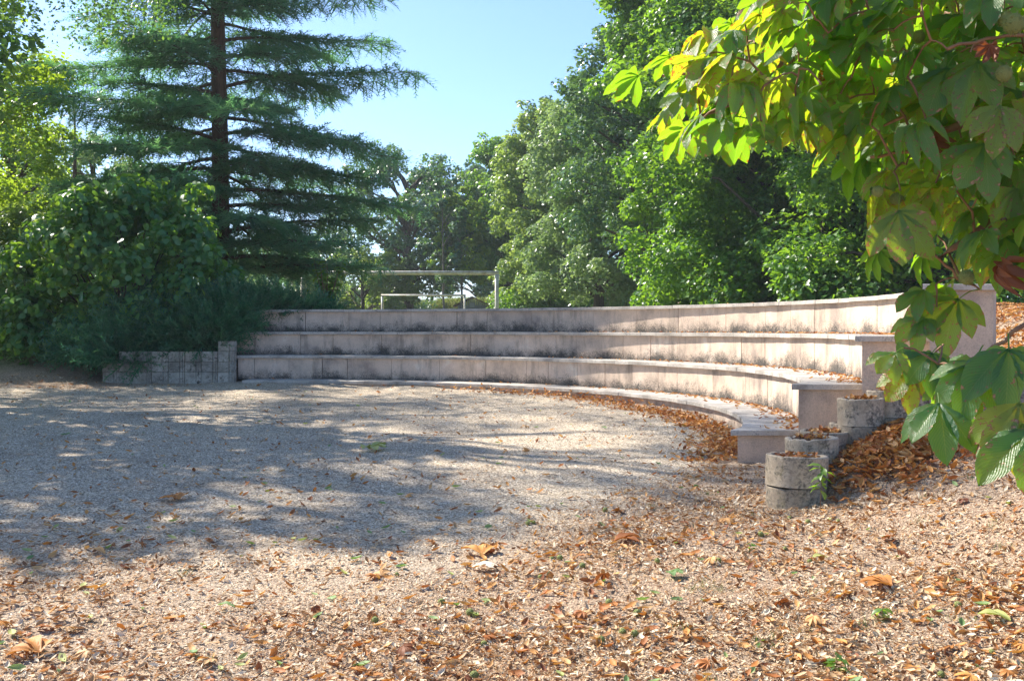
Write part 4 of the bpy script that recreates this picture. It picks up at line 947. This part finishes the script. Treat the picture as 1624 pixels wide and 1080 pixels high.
POLY = [(1075, 120), (1120, 60), (1200, 10), (1290, -60), (1420, -120), (1760, -160), (1780, 440), (1640, 430), (1560, 400), (1490, 340), (1410, 270), (1330, 215), (1240, 205), (1150, 205), (1085, 185)]
rl = random.Random(23)
tries = 0
while len(hubs) < 560 and tries < 40000:
    tries += 1
    p = (rl.uniform(1040, 1780), rl.uniform(-160, 470))
    if not inside(p, POLY): continue
    d = rl.uniform(3.0, 4.9)
    dens = 24
    if any((p[0]-q[0])**2+(p[1]-q[1])**2 < dens**2 and abs(d-q[2]) < .75 for q in hubs): continue
    hubs.append((p[0], p[1], d, rl.uniform(.105, .155), None, None))
# the leaves that can be told apart at the edges: hub, distance, size, forward, normal
EX = [((1548, 575), 2.75, .21, (-.45, -.5, -.6), (-.2, -.5, .85)), ((1478, 560), 2.95, .16, (-.7, -.4, -.45), (-.2, -.5, .85)), ((1618, 640), 2.6, .24, (-.1, -.5, -.8), (-.2, -.6, .75)), ((1500, 455), 3.3, .15, (-.85, .1, -.5), (-.3, .5, .7)), ((1465, 505), 3.2, .14, (-.85, -.1, -.5), (-.2, -.4, .85)), ((1395, 395), 3.3, .13, (-.6, .2, -.7), (-.4, .7, .5)), ((1465, 460), 3.2, .13, (-.8, -.2, -.4), (-.2, -.4, .9)), ((1420, 560), 2.9, .11, (-.7, -.4, -.4), (-.2, -.5, .85)), ((1530, 610), 2.8, .12, (.1, -.7, -.5), (-.2, -.5, .85)), ((1062, 92), 3.6, .13, (-.9, .2, -.35), (-.1, .5, .8)), ((1115, 68), 3.7, .13, (-.8, .3, -.4), (-.2, .5, .8)), ((1160, 40), 3.7, .13, (-.8, .1, -.4), (-.1, .5, .8)), ((1085, 150), 3.5, .12, (-.9, -.1, -.3), (-.1, -.4, .9)), ((1215, 22), 3.7, .13, (-.7, .3, -.5), (-.2, .5, .8)), ((1012, 122), 3.7, .17, (-.95, .1, -.28), (-.1, .62, .75)), ((1060, 175), 3.8, .14, (-.75, .3, -.6), (-.5, .5, .7)), ((1090, 205), 3.4, .16, (-.8, .2, -.55), (-.3, .7, .6)),
      ((1150, 195), 3.3, .17, (.0, -.25, -.95), (-.1, -.95, .3)), ((1180, 85), 3.4, .16, (.1, -.4, -.7), (-.1, -.75, .55)), ((1120, 90), 3.9, .16, (-.9, .1, -.2), (0, .5, .8)),
      ((1290, 170), 3.5, .20, (-.55, .3, -.7), (-.2, .85, .5)), ((1365, 250), 3.6, .19, (-.5, .3, -.8), (-.3, .85, .45)), ((1400, 300), 3.2, .17, (-.35, .3, -.8), (-.5, .8, .4)),
      ((1425, 335), 3.1, .20, (-.15, -.3, -.9), (-.5, -.75, .4)), ((1470, 395), 3.4, .15, (-.5, .2, -.8), (-.5, .7, .5)), ((1520, 475), 3.2, .22, (-.85, -.1, -.45), (-.2, -.5, .85)), 
      ((1490, 640), 2.75, .20, (-.2, -.75, -.6), (-.2, -.5, .85)), ((1600, 555), 2.7, .22, (-.3, -.7, -.6), (-.15, -.5, .85)), 
      ((1452, 590), 3.0, .15, (-.8, -.2, -.5), (-.2, -.5, .85)), ((1500, 600), 2.9, .13, (.2, -.2, -.6), (-.2, -.5, .85)), ((1400+40, 585), 3.0, .10, (-.2, .1, .8), (-.2, -.5, .85)),
      ((1640, 680), 2.55, .25, (-.35, -.6, -.7), (-.2, -.5, .85)), ((1550, 100), 3.0, .22, (-.6, -.4, -.7), (-.35, -.5, .8)), ((1500, 110), 3.1, .22, (-.55, -.4, -.7), (-.3, -.5, .8)),
      ((1585, 170), 2.9, .17, (-.2, -.3, -.7), (-.1, -.75, .6)), ((1345, 25), 3.2, .18, (-.3, -.5, -.6), (-.2, -.6, .75)), ((1560, 230), 3.0, .20, (-.6, -.3, -.6), (-.4, -.7, .55)),
      ((1600, 385), 3.3, .20, (-.4, .3, -.85), (-.2, .9, .4)), ((1610, 300), 3.1, .2, (-.2, .3, -.8), (-.1, .85, .5))]
rows = [(p[0], p[1], d, s*.8, f, n) for p, d, s, f, n in EX]+sorted(hubs, key=lambda h: h[2])
attach = []
more_P, more_F, more_S = [], [], []
for i, (px, py, d, s, f, n) in enumerate(rows):
    hub = pix(px, py, d)
    if f is None:
        a = rl.gauss(PI+.1, .85); dn = rl.uniform(.0, .8); f = (math.cos(a), math.sin(a)*1.0+.22, -dn)
        n = (rl.gauss(-.1, .3), rl.gauss(.1, .3), 1.0)
        if dn > .5: n = (n[0]+math.cos(a)*dn*.8, n[1]+math.sin(a)*dn*.8, .7)
    fr = frames(np.array([n], float), np.array([f], float))[0]
    fr[:, 1] = nrm(np.array(f, float)); fr[:, 0] = nrm(np.cross(fr[:, 1], np.array(n, float))); fr[:, 2] = np.cross(fr[:, 0], fr[:, 1])
    me = LM[rl.randrange(10)] if i >= len(EX) else LM[(i*3) % 8 if (i*3) % 8 not in (3, 4) else 5]
    at = hub-Vector(fr @ np.array([0, .42*s, .03*s])); attach.append(at)
    if i >= 298: more_P.append(at-TL); more_F.append(fr); more_S.append(s); continue
    o = bpy.data.objects.new('leaf', me); COL.objects.link(o); o.parent = tree
    o.matrix_local = Matrix.Translation(at-TL) @ Matrix(fr.tolist()).to_4x4() @ Matrix.Scale(s, 4)
# the rest of the crown above and to the right of the picture
tm = LM[1]; vv = np.empty(len(tm.vertices)*3); tm.vertices.foreach_get('co', vv); ff = np.empty(len(tm.polygons)*4, int); tm.polygons.foreach_get('vertices', ff); ll = np.zeros(len(tm.vertices)*2)
uvv = np.zeros(len(tm.loops)*2); tm.uv_layers[0].data.foreach_get('uv', uvv); lo = np.empty(len(tm.loops), int); tm.loops.foreach_get('vertex_index', lo); UVt = np.zeros((len(tm.vertices), 2)); UVt[lo] = uvv.reshape(-1, 2)
Pc, Fc_ = [], []
while len(Pc) < 190:
    if rl.random() < .6: q = pix(rl.uniform(1080, 2000), rl.uniform(-900, -200), rl.uniform(2.9, 5.0))
    else: q = Vector((5.0+rl.gauss(0, 1.5), 3.4+rl.gauss(0, 1.6), rl.uniform(2.2, 6.5)))
    px_, py_ = 812+F*q.x/max(q.y, .1), HZ-F*(q.z-EYE)/max(q.y, .1)
    if q.y > .4 and -330 < px_ < 1624+330 and -170 < py_ < 1300: continue
    a = rl.uniform(0, 2*PI); dn = rl.uniform(.2, .9); dv = np.array([math.cos(a), math.sin(a), -dn]); n_ = np.array([math.cos(a)*dn, math.sin(a)*dn, 1]); fr = np.zeros((3, 3)); fr[:, 1] = nrm(dv); fr[:, 0] = nrm(np.cross(fr[:, 1], n_)); fr[:, 2] = np.cross(fr[:, 0], fr[:, 1]); Pc.append(q-TL); Fc_.append(fr)
me = scatter('crown', vv.reshape(-1, 3), ff.reshape(-1, 4), np.array([tuple(q) for q in Pc]), np.array(Fc_), np.full(len(Pc), .2), uv=UVt, smooth=True)
o = link('crown', me, M['chestnut'], tree); o['kind'] = 'stuff'
me = scatter('inner_leaves', vv.reshape(-1, 3), ff.reshape(-1, 4), np.array([tuple(q) for q in more_P]), np.array(more_F), np.array(more_S), uv=UVt, smooth=True)
o = link('inner_leaves', me, M['chestnut'], tree); o['kind'] = 'stuff'; print('inner', len(more_P))
# limbs and twigs
mb = MB(); tz = -TL.z
mb.tube([(0, 0, -.3), (.05, 0, 1.0), (-.05, .05, 2.4), (0, .1, 4.5), (.2, .1, 7)], [.27, .22, .19, .14, .05], 14); mb.build('trunk', M['bark'], tree, smooth=True)
mains = [[(5.15, 3.5, 2.6), pix(1760, -120, 4.0), pix(1560, 20, 3.8), pix(1400, 60, 3.7), pix(1300, 98, 3.6), pix(1190, 108, 3.6), pix(1100, 120, 3.7), pix(1050, 122, 3.75)],
         [pix(1400, 60, 3.7), pix(1310, 110, 3.8), pix(1255, 133, 3.9), pix(1190, 160, 3.8), pix(1110, 185, 3.6)],
         [pix(1330, 90, 3.65), pix(1290, 135, 3.5), pix(1240, 150, 3.5), pix(1190, 165, 3.4)],
         [(5.15, 3.45, 2.2), pix(1800, 120, 3.6), pix(1640, 150, 3.4), pix(1540, 190, 3.3), pix(1450, 240, 3.3), pix(1380, 250, 3.4)],
         [(5.2, 3.4, 1.9), pix(1800, 250, 3.3), pix(1660, 300, 3.2), pix(1560, 360, 3.2), pix(1490, 410, 3.2), pix(1530, 450, 3.2)],
         [(5.15, 3.35, 1.7), pix(1850, 420, 3.0), pix(1700, 470, 2.9), pix(1620, 520, 2.75), pix(1560, 560, 2.8), pix(1500, 600, 2.85)],
         [(5.2, 3.4, 3.2), pix(1800, -300, 4.6), pix(1600, -160, 4.5), pix(1430, -90, 4.4), pix(1300, -20, 4.3), pix(1180, 40, 4.2)],
         [pix(1800, 120, 3.6), pix(1650, 60, 3.0), pix(1580, 60, 3.0), pix(1500, 80, 3.0)],
         [pix(1850, 420, 3.0), pix(1700, 560, 2.7), pix(1650, 640, 2.6)]]
dense = []
mb = MB()
for j, br in enumerate(mains):
    pts = [Vector(p)-TL for p in br]; out = []
    for i in range(len(pts)-1):
        for q in range(4):
            v = pts[i].lerp(pts[i+1], q/4); out.append(v+Vector([rn.uniform(-.008, .008) for _ in range(3)]))
    out.append(pts[-1]); m_ = len(out); r0_ = .045 if j in (0, 3, 4, 6) else .02 if j == 5 else .012
    mb.tube(out, [max(.005, r0_*(1-i/m_)**1.3) for i in range(m_)], 8); dense += out
for at in sorted(attach, key=lambda a: min((v-(a-TL)).length for v in dense)):
    q = at-TL; b = min(dense, key=lambda v: (v-q).length+max(0, q.x-v.x)*1.2)
    L_ = (b-q).length
    if L_ > .03:
        m1 = b.lerp(q, .35)+Vector((0, 0, .10*L_))+Vector([rn.uniform(-.05, .05)*L_ for _ in range(3)]); m2 = b.lerp(q, .7)+Vector((0, 0, .10*L_))
        k = min(1.5, .5+L_*2.5); mb.tube([b, m1, m2, q], [.005*k, .0043*k, .0035*k, .003], 6, False); dense += [m1, m2, q]
o = mb.build('branches', M['twig'], tree, smooth=True); o['kind'] = 'stuff'
# whole dead leaves lying curled among the crumbs
RNG = np.random.default_rng(91)
for q in range(3):
    dm = chestnut_leaf_mesh(60+q, .3+.3*q); dv_ = np.empty(len(dm.vertices)*3); dm.vertices.foreach_get('co', dv_); df = np.empty(len(dm.polygons)*4, int); dm.polygons.foreach_get('vertices', df)
    dv_ = (dv_.reshape(-1, 3)-np.array([0, .9, -.30]))*np.array([1, 1, .42 if q else -.4])+np.array([0, 0, .10 if q else -.02]); x, y = sample_ground(60, pw=1.02); k = free(x, y, .1) & (RNG.random(60) < .25+litter_amount(x, y)); x, y = x[k], y[k]; n = len(x)
    me = scatter('dead_leaves', dv_, df.reshape(-1, 4), np.c_[x, y, gz(x, y)+.012], frames(np.c_[RNG.normal(size=(n, 2))*.3, np.ones(n)]), RNG.uniform(.035, .085, n), smooth=True)
    o = link('dead_leaves', me, M['leaf_fall']); tag(o, ['brown', 'rusty', 'tan'][q]+' whole chestnut leaves lying curled among the crumbs', 'fallen leaves', kind='stuff'); bpy.data.meshes.remove(dm)
# husks hanging in the tree, dead leaves
for (a, b, d, s) in [(1391, 304, 3.1, .016), (1420, 316, 3.2, .018), (1425, 318, 3.25, .017), (1590, 118, 2.9, .022), (1605, 40, 2.9, .028), (1592, 32, 2.95, .022), (1422, 75, 3.3, .02), (1455, 60, 3.4, .02), (1532, 440, 3.1, .022), (1290, 25, 3.5, .018), (1420, 62, 3.5, .02)]:
    o = link('husk', HM[int(a) % 3], None, tree); o.location = pix(a, b, d)-TL; o.scale = (s, s, s)
dead = chestnut_leaf_mesh(77, 1.1); dead.materials.clear(); dead.materials.append(M['leaf_fall'])
for (a, b, d, s) in [(1305, 105, 3.4, .06), (1598, 395, 3.0, .09), (1345, 120, 3.6, .05), (1480, 200, 3.2, .06), (1570, 60, 2.9, .05)]:
    o = bpy.data.objects.new('dead_leaf', dead); COL.objects.link(o); o.parent = tree; o.location = pix(a, b, d)-TL; o.rotation_euler = (-1.3, rl.uniform(-.5, .5), rl.uniform(-1, 1)); o.scale = (s, s, s)
    if a == 1598: o['label'] = 'shrivelled brown leaf'
print('chestnut leaves', len(attach), 'objects', len(bpy.data.objects), 'tris', sum(len(o.data.polygons) for o in bpy.data.objects if o.type == 'MESH'))

# ------------------------------------------------------------------ summer haze
hm, nd, ln = newmat('haze'); pv = nd.new('ShaderNodeVolumePrincipled'); pv.inputs['Density'].default_value = .0006; pv.inputs['Color'].default_value = (.86, .93, 1, 1); pv.inputs['Anisotropy'].default_value = .3
ho = nd.new('ShaderNodeOutputMaterial'); ln.new(pv.outputs[0], ho.inputs['Volume'])
mb = MB(); mb.box(-1800, 1800, -1800, 2600, -3, 26); tag(mb.build('haze', hm), 'thin summer haze over the whole place', kind='stuff')
